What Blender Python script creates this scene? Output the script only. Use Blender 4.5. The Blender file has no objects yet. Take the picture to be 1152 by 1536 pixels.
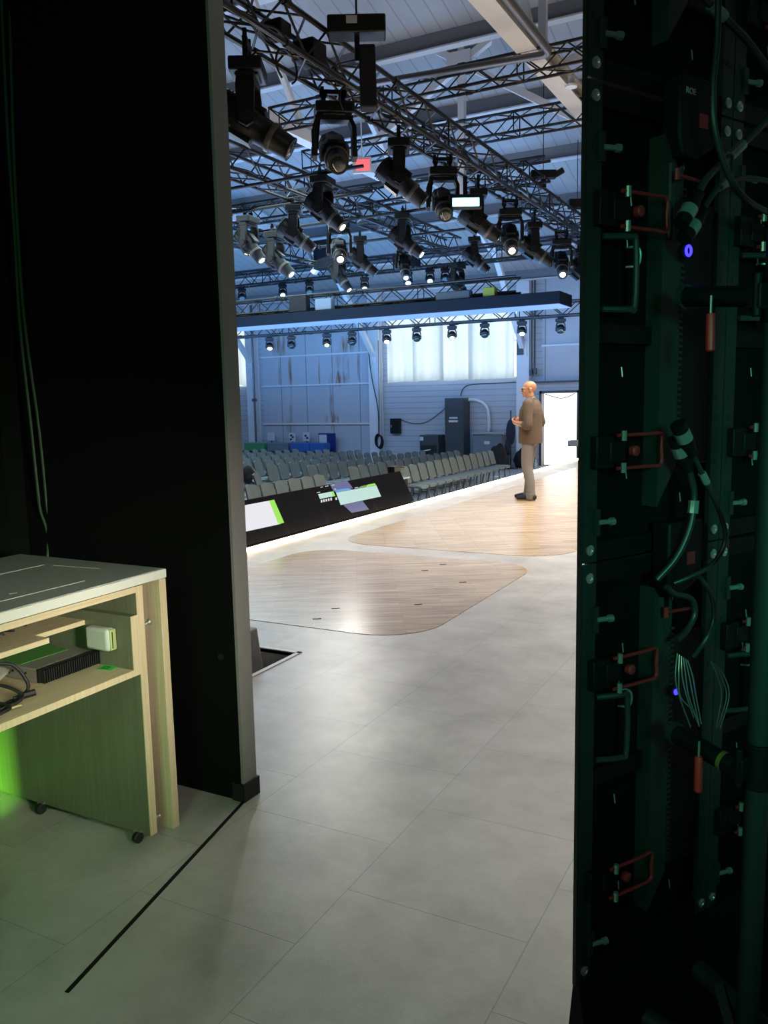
import bpy, math, random
from math import pi, sin, cos, radians as R, sqrt
from mathutils import Vector, Matrix
random.seed(7)
SC = bpy.context.scene
COL = SC.collection
H = 1.5

# ---------------------------------------------------------------- camera
F_PX, CX, CY = 1240.0, 576.0, 768.0
_up = Vector((-191, 9182, F_PX)).normalized()
_fw = Vector((0, 0, -1)); _fw = (_fw - _up * _fw.dot(_up)).normalized()
_rt = _fw.cross(_up)
_U = sin(R(28)) * _rt + cos(R(28)) * _fw
_V = cos(R(28)) * _rt - sin(R(28)) * _fw
O = Vector((0, 0, H))
def ray(px, py):
    d = Vector((px - CX, -(py - CY), -F_PX))
    return Vector((d.dot(_V), d.dot(_U), d.dot(_up)))
def at(px, py, axis, v):
    """the point where the sight line of a photo pixel meets a plane x, y or z = v"""
    d = ray(px, py); i = 'xyz'.index(axis)
    return O + d * ((v - O[i]) / d[i])
cam_data = bpy.data.cameras.new('camera'); cam = bpy.data.objects.new('camera', cam_data); COL.objects.link(cam)
m = Matrix.Identity(4)
for c in range(3):
    m[0][c], m[1][c], m[2][c] = _V[c], _U[c], _up[c]
m.translation = O
cam.matrix_world = m
cam_data.sensor_fit = 'VERTICAL'; cam_data.sensor_height = 36.0; cam_data.lens = F_PX / 1536 * 36.0
cam_data.clip_start = 0.02; cam_data.clip_end = 300
SC.camera = cam
SC.view_settings.view_transform = 'Standard'; SC.view_settings.look = 'None'
SC.view_settings.gamma = 1; SC.view_settings.use_curve_mapping = False
SC.view_settings.exposure = 0.0
SC.cycles.use_denoising = True
SC.cycles.max_bounces = 8; SC.cycles.diffuse_bounces = 4; SC.cycles.glossy_bounces = 4
SC.cycles.sample_clamp_indirect = 6.0
SC.cycles.caustics_reflective = False; SC.cycles.caustics_refractive = False

# ---------------------------------------------------------------- materials
def nt(name):
    mt = bpy.data.materials.new(name); mt.use_nodes = True
    return mt, mt.node_tree.nodes, mt.node_tree.links, mt.node_tree.nodes['Principled BSDF']
def lin(c):
    return tuple(((x / 255 + 0.055) / 1.055) ** 2.4 if x / 255 > 0.04045 else x / 255 / 12.92 for x in c) + (1,)
def mat(name, col, rough=0.5, metal=0.0, col2=None, scale=8.0, bump=0.0, stretch=(1, 1, 1), spec=0.5, bscale=None):
    """plain surface whose colour wanders a little between two tones"""
    mt, n, l, b = nt(name)
    b.inputs['Roughness'].default_value = rough; b.inputs['Metallic'].default_value = metal
    b.inputs['Specular IOR Level'].default_value = spec
    a = tuple(col) + (1,)
    c2 = tuple(col2) + (1,) if col2 else tuple(x * 0.88 for x in col) + (1,)
    tc = n.new('ShaderNodeTexCoord'); mp = n.new('ShaderNodeMapping'); mp.inputs['Scale'].default_value = stretch
    no = n.new('ShaderNodeTexNoise'); no.inputs['Scale'].default_value = scale; no.inputs['Detail'].default_value = 4
    mx = n.new('ShaderNodeMix'); mx.data_type = 'RGBA'
    mx.inputs[6].default_value = a; mx.inputs[7].default_value = c2
    l.new(tc.outputs['Object'], mp.inputs[0]); l.new(mp.outputs[0], no.inputs['Vector'])
    l.new(no.outputs['Fac'], mx.inputs[0]); l.new(mx.outputs[2], b.inputs['Base Color'])
    if bump:
        bp = n.new('ShaderNodeBump'); bp.inputs['Strength'].default_value = bump; bp.inputs['Distance'].default_value = 0.01
        if bscale:
            no2 = n.new('ShaderNodeTexNoise'); no2.inputs['Scale'].default_value = bscale
            l.new(mp.outputs[0], no2.inputs['Vector']); l.new(no2.outputs['Fac'], bp.inputs['Height'])
        else:
            l.new(no.outputs['Fac'], bp.inputs['Height'])
        l.new(bp.outputs[0], b.inputs['Normal'])
    return mt
def glow(name, col, strength):
    mt, n, l, b = nt(name)
    b.inputs['Base Color'].default_value = (0.02, 0.02, 0.02, 1)
    b.inputs['Emission Color'].default_value = tuple(col) + (1,)
    b.inputs['Emission Strength'].default_value = strength
    return mt
def math_node(n, l, op, a, b=None, clamp=False):
    q = n.new('ShaderNodeMath'); q.operation = op; q.use_clamp = clamp
    for i, x in enumerate((a, b)):
        if x is None: continue
        if isinstance(x, (int, float)): q.inputs[i].default_value = x
        else: l.new(x, q.inputs[i])
    return q.outputs[0]
def mixc(n, l, fac, a, b):
    q = n.new('ShaderNodeMix'); q.data_type = 'RGBA'
    for i, x in ((0, fac), (6, a), (7, b)):
        if isinstance(x, tuple): q.inputs[i].default_value = x
        elif isinstance(x, (int, float)): q.inputs[i].default_value = x
        else: l.new(x, q.inputs[i])
    return q.outputs[2]

def tile_material():
    mt, n, l, b = nt('stage_vinyl_tile')
    tc = n.new('ShaderNodeTexCoord'); sp = n.new('ShaderNodeSeparateXYZ'); l.new(tc.outputs['Object'], sp.inputs[0])
    cb = n.new('ShaderNodeCombineXYZ')
    l.new(math_node(n, l, 'ADD', sp.outputs[1], -0.01 + 20 * 1.16), cb.inputs[0])
    l.new(math_node(n, l, 'ADD', sp.outputs[0], 1.24 + 20 * 1.16), cb.inputs[1])
    br = n.new('ShaderNodeTexBrick'); l.new(cb.outputs[0], br.inputs['Vector'])
    br.inputs['Scale'].default_value = 1.0; br.inputs['Brick Width'].default_value = 0.58
    br.inputs['Row Height'].default_value = 0.58; br.inputs['Mortar Size'].default_value = 0.0022
    br.inputs['Mortar Smooth'].default_value = 0.3; br.offset = 0.5
    br.inputs['Color1'].default_value = (0.48, 0.455, 0.425, 1); br.inputs['Color2'].default_value = (0.52, 0.495, 0.465, 1)
    br.inputs['Mortar'].default_value = (0.34, 0.33, 0.315, 1)
    no = n.new('ShaderNodeTexNoise'); no.inputs['Scale'].default_value = 2.6; no.inputs['Detail'].default_value = 8
    no.inputs['Roughness'].default_value = 0.65
    l.new(tc.outputs['Object'], no.inputs['Vector'])
    rp = n.new('ShaderNodeValToRGB'); rp.color_ramp.elements[0].position = 0.32; rp.color_ramp.elements[1].position = 0.68
    rp.color_ramp.elements[0].color = (0.70, 0.69, 0.66, 1); rp.color_ramp.elements[1].color = (1.12, 1.12, 1.12, 1)
    l.new(no.outputs['Fac'], rp.inputs[0])
    q = n.new('ShaderNodeMix'); q.data_type = 'RGBA'; q.blend_type = 'MULTIPLY'; q.inputs[0].default_value = 1
    l.new(br.outputs['Color'], q.inputs[6]); l.new(rp.outputs[0], q.inputs[7]); l.new(q.outputs[2], b.inputs['Base Color'])
    b.inputs['Roughness'].default_value = 0.33; b.inputs['Specular IOR Level'].default_value = 0.45
    n2 = n.new('ShaderNodeTexNoise'); n2.inputs['Scale'].default_value = 260; l.new(tc.outputs['Object'], n2.inputs['Vector'])
    hh = math_node(n, l, 'SUBTRACT', math_node(n, l, 'MULTIPLY', n2.outputs['Fac'], 0.4), br.outputs['Fac'])
    bp = n.new('ShaderNodeBump'); bp.inputs['Strength'].default_value = 0.35; bp.inputs['Distance'].default_value = 0.003
    l.new(hh, bp.inputs['Height']); l.new(bp.outputs[0], b.inputs['Normal'])
    return mt
def wood_floor_material():
    mt, n, l, b = nt('stage_wood_strip')
    tc = n.new('ShaderNodeTexCoord'); mp = n.new('ShaderNodeMapping'); mp.inputs['Rotation'].default_value = (0, 0, R(-30))
    l.new(tc.outputs['Object'], mp.inputs[0])
    br = n.new('ShaderNodeTexBrick'); l.new(mp.outputs[0], br.inputs['Vector'])
    br.inputs['Scale'].default_value = 1; br.inputs['Brick Width'].default_value = 0.62; br.inputs['Row Height'].default_value = 0.062
    br.inputs['Mortar Size'].default_value = 0.0012; br.offset = 0.5; br.offset_frequency = 2
    br.inputs['Color1'].default_value = (0.54, 0.385, 0.24, 1); br.inputs['Color2'].default_value = (0.66, 0.51, 0.35, 1)
    br.inputs['Mortar'].default_value = (0.30, 0.19, 0.10, 1)
    mp2 = n.new('ShaderNodeMapping'); mp2.inputs['Scale'].default_value = (1.2, 26, 1); l.new(mp.outputs[0], mp2.inputs[0])
    no = n.new('ShaderNodeTexNoise'); no.inputs['Scale'].default_value = 2; no.inputs['Detail'].default_value = 5; l.new(mp2.outputs[0], no.inputs['Vector'])
    rp = n.new('ShaderNodeValToRGB'); rp.color_ramp.elements[0].position = 0.35; rp.color_ramp.elements[1].position = 0.65
    rp.color_ramp.elements[0].color = (0.60, 0.57, 0.54, 1); rp.color_ramp.elements[1].color = (1.08, 1.08, 1.08, 1)
    l.new(no.outputs['Fac'], rp.inputs[0])
    q = n.new('ShaderNodeMix'); q.data_type = 'RGBA'; q.blend_type = 'MULTIPLY'; q.inputs[0].default_value = 1
    l.new(br.outputs['Color'], q.inputs[6]); l.new(rp.outputs[0], q.inputs[7]); l.new(q.outputs[2], b.inputs['Base Color'])
    b.inputs['Roughness'].default_value = 0.21
    bp = n.new('ShaderNodeBump'); bp.inputs['Strength'].default_value = 0.25; bp.inputs['Distance'].default_value = 0.002
    l.new(no.outputs['Fac'], bp.inputs['Height']); l.new(bp.outputs[0], b.inputs['Normal'])
    return mt
def wall_material(name, base, seam_x=None, course=None, stains=(), rough=0.6):
    """painted wall: vertical sheet seams (seam_x m apart) or masonry courses, and rust stains (x, z, half width, half height)"""
    mt, n, l, b = nt(name)
    tc = n.new('ShaderNodeTexCoord'); sp = n.new('ShaderNodeSeparateXYZ'); l.new(tc.outputs['Object'], sp.inputs[0])
    no = n.new('ShaderNodeTexNoise'); no.inputs['Scale'].default_value = 0.9; no.inputs['Detail'].default_value = 6
    l.new(tc.outputs['Object'], no.inputs['Vector'])
    col = mixc(n, l, no.outputs['Fac'], tuple(x * 0.9 for x in base) + (1,), tuple(min(1, x * 1.08) for x in base) + (1,))
    h = None
    if seam_x:
        w = math_node(n, l, 'PINGPONG', sp.outputs[0], seam_x / 2)
        s = math_node(n, l, 'LESS_THAN', w, 0.018)
        col = mixc(n, l, math_node(n, l, 'MULTIPLY', s, 0.8), col, tuple(x * 0.35 for x in base) + (1,)); h = s
    if course:
        w = math_node(n, l, 'PINGPONG', sp.outputs[2], course / 2)
        s = math_node(n, l, 'LESS_THAN', w, 0.012)
        col = mixc(n, l, math_node(n, l, 'MULTIPLY', s, 0.55), col, tuple(x * 0.5 for x in base) + (1,)); h = s
    if stains:
        n2 = n.new('ShaderNodeTexNoise'); n2.inputs['Scale'].default_value = 3.0; n2.inputs['Detail'].default_value = 6
        mp = n.new('ShaderNodeMapping'); mp.inputs['Scale'].default_value = (3.4, 1, 0.35); l.new(tc.outputs['Object'], mp.inputs[0]); l.new(mp.outputs[0], n2.inputs['Vector'])
        mr = n.new('ShaderNodeMapRange'); mr.inputs[1].default_value = 0.40; mr.inputs[2].default_value = 0.64; l.new(n2.outputs['Fac'], mr.inputs[0])
        for (sx, sz, hw, hh, amt) in stains:
            dx = math_node(n, l, 'DIVIDE', math_node(n, l, 'SUBTRACT', sp.outputs[0], sx), hw)
            dz = math_node(n, l, 'DIVIDE', math_node(n, l, 'SUBTRACT', sp.outputs[2], sz), hh)
            r2 = math_node(n, l, 'ADD', math_node(n, l, 'MULTIPLY', dx, dx), math_node(n, l, 'MULTIPLY', dz, dz))
            mk = math_node(n, l, 'SUBTRACT', 1.0, r2, True)
            mk = math_node(n, l, 'MULTIPLY', mk, math_node(n, l, 'MULTIPLY', math_node(n, l, 'ADD', math_node(n, l, 'MULTIPLY', mr.outputs[0], 0.85), 0.15 if hw < 0.15 else 0.0), amt * 1.5), True)
            col = mixc(n, l, mk, col, (0.27, 0.12, 0.03, 1))
    l.new(col, b.inputs['Base Color']); b.inputs['Roughness'].default_value = rough
    if h is not None:
        bp = n.new('ShaderNodeBump'); bp.inputs['Strength'].default_value = 0.5; bp.inputs['Distance'].default_value = 0.02; bp.invert = True
        l.new(h, bp.inputs['Height']); l.new(bp.outputs[0], b.inputs['Normal'])
    return mt
def roof_material():
    mt, n, l, b = nt('painted_roof_boards')
    tc = n.new('ShaderNodeTexCoord'); sp = n.new('ShaderNodeSeparateXYZ'); l.new(tc.outputs['Object'], sp.inputs[0])
    w = math_node(n, l, 'PINGPONG', sp.outputs[0], 0.16); s = math_node(n, l, 'LESS_THAN', w, 0.013)
    no = n.new('ShaderNodeTexNoise'); no.inputs['Scale'].default_value = 0.7; no.inputs['Detail'].default_value = 7; l.new(tc.outputs['Object'], no.inputs['Vector'])
    col = mixc(n, l, no.outputs['Fac'], (0.25, 0.245, 0.24, 1), (0.46, 0.46, 0.46, 1))
    no2 = n.new('ShaderNodeTexNoise'); no2.inputs['Scale'].default_value = 0.35; l.new(tc.outputs['Object'], no2.inputs['Vector'])
    st = math_node(n, l, 'MULTIPLY', math_node(n, l, 'SUBTRACT', no2.outputs['Fac'], 0.6, True), 3.0, True)
    col = mixc(n, l, st, col, (0.32, 0.24, 0.13, 1))
    col = mixc(n, l, math_node(n, l, 'MULTIPLY', s, 0.55), col, (0.16, 0.15, 0.15, 1))
    l.new(col, b.inputs['Base Color']); b.inputs['Roughness'].default_value = 0.7
    return mt
def grain_material(name, c1, c2, vertical=True, rough=0.45):
    mt, n, l, b = nt(name)
    tc = n.new('ShaderNodeTexCoord'); mp = n.new('ShaderNodeMapping'); mp.inputs['Scale'].default_value = (90, 90, 2.5) if vertical else (90, 2.5, 90)
    l.new(tc.outputs['Object'], mp.inputs[0])
    no = n.new('ShaderNodeTexNoise'); no.inputs['Scale'].default_value = 1.6; no.inputs['Detail'].default_value = 5; l.new(mp.outputs[0], no.inputs['Vector'])
    rp = n.new('ShaderNodeValToRGB'); rp.color_ramp.elements[0].position = 0.36; rp.color_ramp.elements[1].position = 0.64
    rp.color_ramp.elements[0].color = tuple(c1) + (1,); rp.color_ramp.elements[1].color = tuple(c2) + (1,)
    l.new(no.outputs['Fac'], rp.inputs[0]); l.new(rp.outputs[0], b.inputs['Base Color']); b.inputs['Roughness'].default_value = rough
    return mt
def curtain_material():
    mt, n, l, b = nt('sheer_curtain')
    out = n['Material Output']
    tc = n.new('ShaderNodeTexCoord'); mp = n.new('ShaderNodeMapping'); mp.inputs['Scale'].default_value = (3.2, 1, 0.25); l.new(tc.outputs['Object'], mp.inputs[0])
    no = n.new('ShaderNodeTexNoise'); no.inputs['Scale'].default_value = 1.6; no.inputs['Detail'].default_value = 5; l.new(mp.outputs[0], no.inputs['Vector'])
    col = mixc(n, l, no.outputs['Fac'], (0.80, 0.82, 0.78, 1), (0.92, 0.93, 0.9, 1))
    d = n.new('ShaderNodeBsdfDiffuse'); t = n.new('ShaderNodeBsdfTranslucent'); mx = n.new('ShaderNodeMixShader'); mx.inputs[0].default_value = 0.6
    l.new(col, d.inputs[0]); l.new(col, t.inputs[0]); l.new(d.outputs[0], mx.inputs[1]); l.new(t.outputs[0], mx.inputs[2]); l.new(mx.outputs[0], out.inputs[0])
    n.remove(b)
    return mt

M = {}
M['tile'] = tile_material(); M['wood_floor'] = wood_floor_material(); M['roof'] = roof_material()
M['black_paint'] = mat('black_paint', (0.0035, 0.004, 0.004), 0.75, spec=0.15)
M['pillar_end'] = mat('grey_end_panel', (0.30, 0.28, 0.27), 0.6, scale=20)
M['drape'] = mat('black_drape', (0.004, 0.006, 0.004), 0.95, spec=0.1, bump=0.3, scale=60)
M['white_steel'] = mat('white_painted_steel', (0.84, 0.85, 0.86), 0.5, col2=(0.74, 0.75, 0.77), scale=3)
M['cream_steel'] = mat('cream_painted_steel', (0.72, 0.66, 0.58), 0.5, col2=(0.6, 0.54, 0.46), scale=3)
M['dark_steel'] = mat('dark_painted_steel', (0.06, 0.065, 0.075), 0.45, scale=3)
M['purlin_web'] = mat('purlin_painted_shade', (0.2, 0.2, 0.21), 0.6, scale=2)  # shade on the viewer-facing purlin sides is put into this darker grey
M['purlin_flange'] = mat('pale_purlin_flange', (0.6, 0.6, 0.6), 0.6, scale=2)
M['pipe'] = mat('galvanised_pipe', (0.2, 0.19, 0.2), 0.35, 0.6, scale=5)
M['truss'] = mat('black_truss_metal', (0.035, 0.031, 0.029), 0.34, 0.55, scale=14)
M['fixture'] = mat('black_fixture_plastic', (0.006, 0.006, 0.007), 0.45, scale=12, spec=0.35)
M['band_yellow'] = mat('yellow_band', (0.10, 0.11, 0.015), 0.5)
M['fixture_grey'] = mat('worn_fixture_collar', (0.09, 0.08, 0.07), 0.35, scale=12)
M['lens'] = mat('dark_lens_glass', (0.02, 0.025, 0.02), 0.05, spec=1.0)
M['lens_white'] = glow('lit_lens_white', (1.0, 0.97, 0.88), 16)
M['lens_warm'] = glow('lit_lens_yellow', (0.9, 1.0, 0.45), 3)
M['lens_cool'] = glow('lit_lens_cool', (0.7, 0.95, 1.0), 8)
M['cyan'] = glow('cyan_strobe', (0.25, 0.85, 1.0), 4.5)
M['strip'] = glow('warm_strip', (1.0, 0.84, 0.55), 24)
M['header_panel'] = glow('header_light_panel', (0.17, 0.34, 1.0), 1.05)
M['header_body'] = mat('navy_header_body', (0.008, 0.012, 0.018), 0.75, spec=0.15)
M['chair_fabric'] = mat('grey_chair_fabric', (0.19, 0.228, 0.23), 0.8, col2=(0.135, 0.17, 0.172), scale=3, bump=0.2, bscale=300)
M['chair_metal'] = mat('chair_steel', (0.10, 0.10, 0.10), 0.3, 0.7)
M['hall_floor'] = mat('grey_hall_floor', (0.30, 0.32, 0.33), 0.6, col2=(0.22, 0.235, 0.24), scale=0.8)
M['screen_black'] = mat('black_screen_glass', (0.003, 0.003, 0.0045), 0.45, spec=0.02)
M['monitor_case'] = mat('black_monitor_case', (0.005, 0.005, 0.006), 0.6, spec=0.03)
M['monitor_foot'] = mat('grey_monitor_foot', (0.05, 0.045, 0.042), 0.5)
M['img_white'] = glow('image_white', (0.82, 0.82, 0.9), 0.85)
M['img_mint'] = glow('image_mint', (0.55, 0.86, 0.80), 0.75)
M['img_green'] = glow('image_green', (0.28, 0.85, 0.02), 0.8)
M['img_dgreen'] = glow('image_dark_green', (0.10, 0.30, 0.02), 0.7)
M['img_blue'] = glow('image_blue', (0.05, 0.08, 0.38), 0.55)
M['img_sky'] = glow('image_sky', (0.05, 0.32, 0.8), 0.8)
M['img_text'] = glow('image_text', (0.9, 0.9, 0.9), 0.7)
M['curtain'] = curtain_material()
M['daylight'] = glow('daylight_pane', (0.9, 0.98, 1.0), 3.1)
M['door_light'] = glow('outdoor_daylight', (0.97, 0.98, 1.0), 3.0)
M['grey_metal'] = mat('grey_enamel', (0.055, 0.065, 0.072), 0.45, scale=2)
M['grey_cabinet'] = mat('blue_grey_enamel', (0.17, 0.21, 0.24), 0.5, scale=2)
M['silver'] = mat('silver_metal', (0.6, 0.58, 0.55), 0.3, 0.8)
M['label_white'] = mat('white_label', (0.7, 0.7, 0.7), 0.6)
M['rubber'] = mat('black_rubber', (0.01, 0.01, 0.01), 0.6)
M['black_cloth'] = mat('black_cloth', (0.012, 0.012, 0.016), 0.9)
M['navy_cloth'] = mat('navy_cloth', (0.02, 0.025, 0.05), 0.9)
M['desk_top'] = mat('white_laminate', (0.74, 0.74, 0.66), 0.4, scale=3)
M['desk_inlay'] = mat('grey_desk_inlay', (0.42, 0.45, 0.40), 0.32, scale=6)
M['desk_wood'] = grain_material('ash_laminate', (0.58, 0.46, 0.28), (0.68, 0.56, 0.36))
M['desk_wood_h'] = grain_material('ash_laminate_along', (0.58, 0.46, 0.28), (0.68, 0.56, 0.36), False)
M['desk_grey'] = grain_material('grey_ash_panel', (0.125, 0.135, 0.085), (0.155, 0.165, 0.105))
M['bright_line'] = mat('pale_inlay_line', (0.85, 0.86, 0.74), 0.4)
M['adapter'] = mat('pale_plastic', (0.52, 0.57, 0.50), 0.4)
M['adapter_edge'] = mat('lime_plastic_edge', (0.42, 0.50, 0.2), 0.4)
M['amp_grey'] = mat('brushed_amp_case', (0.35, 0.34, 0.30), 0.4, 0.4)
M['amp_black'] = mat('black_heat_sink', (0.012, 0.012, 0.012), 0.5)
M['paper_green'] = mat('green_leaflet', (0.10, 0.30, 0.06), 0.6)
M['sticker'] = mat('lime_sticker', (0.04, 0.62, 0.06), 0.6)
M['sticker_ink'] = mat('sticker_ink', (0.01, 0.16, 0.02), 0.6)
M['white_plastic'] = mat('white_plastic', (0.62, 0.62, 0.56), 0.35)
M['brass'] = mat('brass_tip', (0.6, 0.5, 0.25), 0.3, 0.9)
M['tape'] = mat('black_tape', (0.006, 0.006, 0.005), 0.8, spec=0.2)
M['led_black'] = mat('led_back_plate', (0.0010, 0.003, 0.0026), 0.7, scale=30, stretch=(8, 8, 0.2), bump=0.3, spec=0.1)
M['led_rail'] = mat('led_cast_rail', (0.0085, 0.0235, 0.0195), 0.5, scale=10, spec=0.25)
M['led_dark'] = mat('led_dark_metal', (0.0020, 0.0046, 0.0042), 0.55, spec=0.15)
M['led_handle'] = mat('led_grey_handle', (0.012, 0.028, 0.024), 0.4)
M['latch_red'] = mat('red_latch_wire', (0.24, 0.012, 0.012), 0.5)
M['red_grip'] = mat('red_rubber_grip', (0.42, 0.016, 0.012), 0.5)
M['cable'] = mat('dark_cable', (0.008, 0.02, 0.017), 0.4)
M['cable_green'] = mat('grey_green_cable', (0.035, 0.085, 0.035), 0.5)
M['plug_metal'] = mat('plug_metal', (0.22, 0.34, 0.30), 0.3, 0.6)
M['blue_led'] = glow('blue_led', (0.04, 0.03, 1.0), 3)
M['skin'] = mat('skin', (0.52, 0.24, 0.13), 0.42, col2=(0.43, 0.19, 0.10), scale=14)
M['sweater'] = mat('brown_heather_knit', (0.125, 0.083, 0.056), 0.95, col2=(0.09, 0.06, 0.04), scale=60, bump=0.4, bscale=120)
M['trousers'] = mat('grey_denim', (0.21, 0.19, 0.182), 0.9, col2=(0.16, 0.145, 0.14), scale=40, bump=0.3)
M['shoe'] = mat('black_shoe', (0.012, 0.011, 0.012), 0.6)
M['shoe_sole'] = mat('tan_sole', (0.25, 0.17, 0.09), 0.6)
M['collar'] = mat('pale_shirt', (0.45, 0.36, 0.3), 0.8)
M['red_sign'] = glow('red_exit_face', (1.0, 0.12, 0.14), 1.4)
M['sign_white'] = mat('sign_white', (0.75, 0.75, 0.78), 0.5)
M['yellow'] = mat('yellow_green_case', (0.22, 0.25, 0.03), 0.5)
M['blue_sign'] = mat('navy_board', (0.012, 0.03, 0.2), 0.5)
M['blue_box'] = mat('blue_wrap', (0.03, 0.13, 0.42), 0.5)
M['green_box'] = mat('green_wrap', (0.08, 0.32, 0.14), 0.5)
M['bottle'] = mat('clear_bottle', (0.55, 0.62, 0.66), 0.15)

# ---------------------------------------------------------------- mesh building
class MB:
    def __init__(s): s.v = []; s.f = []; s.mi = []; s.m = 0
    def add(s, vs, fs):
        b = len(s.v); s.v += [Vector(p) for p in vs]; s.f += [tuple(b + i for i in f) for f in fs]; s.mi += [s.m] * len(fs); return s
    def box(s, c, d, rot=None):
        x, y, z = (q / 2 for q in d)
        vs = [Vector((i * x, j * y, k * z)) for i in (-1, 1) for j in (-1, 1) for k in (-1, 1)]
        if rot is not None: vs = [rot @ p for p in vs]
        return s.add([p + Vector(c) for p in vs], [(0, 1, 3, 2), (4, 6, 7, 5), (0, 4, 5, 1), (2, 3, 7, 6), (0, 2, 6, 4), (1, 5, 7, 3)])
    def span(s, a, b):
        return s.box([(p + q) / 2 for p, q in zip(a, b)], [abs(q - p) for p, q in zip(a, b)])
    def bar(s, p0, p1, w, h):
        p0, p1 = Vector(p0), Vector(p1); d = (p1 - p0); L = d.length; d.normalize()
        up = Vector((0, 0, 1)) if abs(d.z) < 0.95 else Vector((0, 1, 0))
        sx = d.cross(up).normalized(); sy = sx.cross(d)
        rot = Matrix((sx, d, sy)).transposed()
        return s.box((p0 + p1) / 2, (w, L, h), rot)
    def tube(s, pts, r, n=8, close=False):
        pts = [Vector(p) for p in pts]; rs = r if isinstance(r, (list, tuple)) else [r] * len(pts)
        vs = []; fs = []; N = len(pts); pn = None
        for i, p in enumerate(pts):
            if close: t = pts[(i + 1) % N] - pts[i - 1]
            else: t = (pts[min(i + 1, N - 1)] - pts[max(i - 1, 0)])
            if t.length < 1e-9: t = Vector((0, 0, 1))
            t.normalize()
            if pn is None:
                a = Vector((0, 0, 1)) if abs(t.z) < 0.9 else Vector((1, 0, 0))
                pn = (a - t * a.dot(t)).normalized()
            else:
                q = pn - t * pn.dot(t); pn = q.normalized() if q.length > 1e-6 else t.orthogonal().normalized()
            bn = t.cross(pn)
            vs += [p + (pn * cos(2 * pi * k / n) + bn * sin(2 * pi * k / n)) * rs[i] for k in range(n)]
        for i in range(N if close else N - 1):
            j = (i + 1) % N
            fs += [(i * n + k, i * n + (k + 1) % n, j * n + (k + 1) % n, j * n + k) for k in range(n)]
        if not close: fs += [tuple(range(n - 1, -1, -1)), tuple((N - 1) * n + k for k in range(n))]
        return s.add(vs, fs)
    def lathe(s, prof, mtx=None, n=20):
        """profile of (radius, height) turned about z, then moved by mtx"""
        vs = [Vector((r * cos(2 * pi * k / n), r * sin(2 * pi * k / n), h)) for r, h in prof for k in range(n)]
        if mtx is not None: vs = [mtx @ p for p in vs]
        P = len(prof)
        fs = [(i * n + k, i * n + (k + 1) % n, (i + 1) * n + (k + 1) % n, (i + 1) * n + k) for i in range(P - 1) for k in range(n)]
        fs += [tuple(range(n - 1, -1, -1)), tuple((P - 1) * n + k for k in range(n))]
        return s.add(vs, fs)
    def ball(s, c, r, rot=None, n=16, mm=10):
        rx, ry, rz = r if isinstance(r, (tuple, list)) else (r, r, r); vs = []
        for i in range(mm + 1):
            a = pi * (0.02 + 0.96 * i / mm)
            for k in range(n):
                b = 2 * pi * k / n; p = Vector((rx * sin(a) * cos(b), ry * sin(a) * sin(b), -rz * cos(a)))
                vs.append((rot @ p if rot is not None else p) + Vector(c))
        fs = [(i * n + k, i * n + (k + 1) % n, (i + 1) * n + (k + 1) % n, (i + 1) * n + k) for i in range(mm) for k in range(n)]
        fs += [tuple(range(n - 1, -1, -1)), tuple(mm * n + k for k in range(n))]
        return s.add(vs, fs)
    def prism(s, poly, d):
        """polygon of 3-D points pushed along vector d"""
        poly = [Vector(p) for p in poly]; d = Vector(d); N = len(poly)
        vs = poly + [p + d for p in poly]
        return s.add(vs, [tuple(range(N - 1, -1, -1)), tuple(range(N, 2 * N))] + [(i, (i + 1) % N, N + (i + 1) % N, N + i) for i in range(N)])
    def build(s, name, material, parent=None, smooth=True, bevel=0.0, seg=2):
        me = bpy.data.meshes.new(name); me.from_pydata(s.v, [], s.f)
        for q in (material if isinstance(material, (list, tuple)) else [material]): me.materials.append(q)
        for p, i in zip(me.polygons, s.mi): p.material_index = i; p.use_smooth = smooth
        me.update()
        import bmesh
        bm = bmesh.new(); bm.from_mesh(me); bmesh.ops.recalc_face_normals(bm, faces=bm.faces); bm.to_mesh(me); bm.free()
        if smooth: me.set_sharp_from_angle(angle=R(38))
        o = bpy.data.objects.new(name, me); COL.objects.link(o)
        if parent is not None: o.parent = parent
        if bevel:
            b = o.modifiers.new('bevel', 'BEVEL'); b.width = bevel; b.segments = seg; b.limit_method = 'ANGLE'; b.angle_limit = R(40)
        return o
def smooth_path(pts, per=8):
    """Catmull-Rom through the points"""
    P = [Vector(p) for p in pts]; P = [2 * P[0] - P[1]] + P + [2 * P[-1] - P[-2]]; out = []
    for i in range(1, len(P) - 2):
        a, b, c, d = P[i - 1:i + 3]
        for k in range(per):
            t = k / per
            out.append(0.5 * ((2 * b) + (c - a) * t + (2 * a - 5 * b + 4 * c - d) * t * t + (3 * b - a - 3 * c + d) * t ** 3))
    return out + [P[-2]]
def tag(o, label, cat, group=None, kind=None):
    o['label'] = label; o['category'] = cat
    if group: o['group'] = group
    if kind: o['kind'] = kind
    return o
def thing(name, label, cat, loc=(0, 0, 0), rotz=0.0, group=None):
    o = bpy.data.objects.new(name, None); COL.objects.link(o); o.location = loc; o.rotation_euler = (0, 0, rotz)
    o.empty_display_size = 0.1
    return tag(o, label, cat, group)
def struct(o): o['kind'] = 'structure'; return o
def copy_tree(o, parent=None):
    c = o.copy(); COL.objects.link(c)
    if parent is not None: c.parent = parent
    for ch in list(o.children): copy_tree(ch, c)
    return c
WORD = 'first second third fourth fifth sixth seventh eighth ninth tenth eleventh twelfth thirteenth fourteenth fifteenth sixteenth seventeenth eighteenth nineteenth twentieth'.split()

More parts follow.
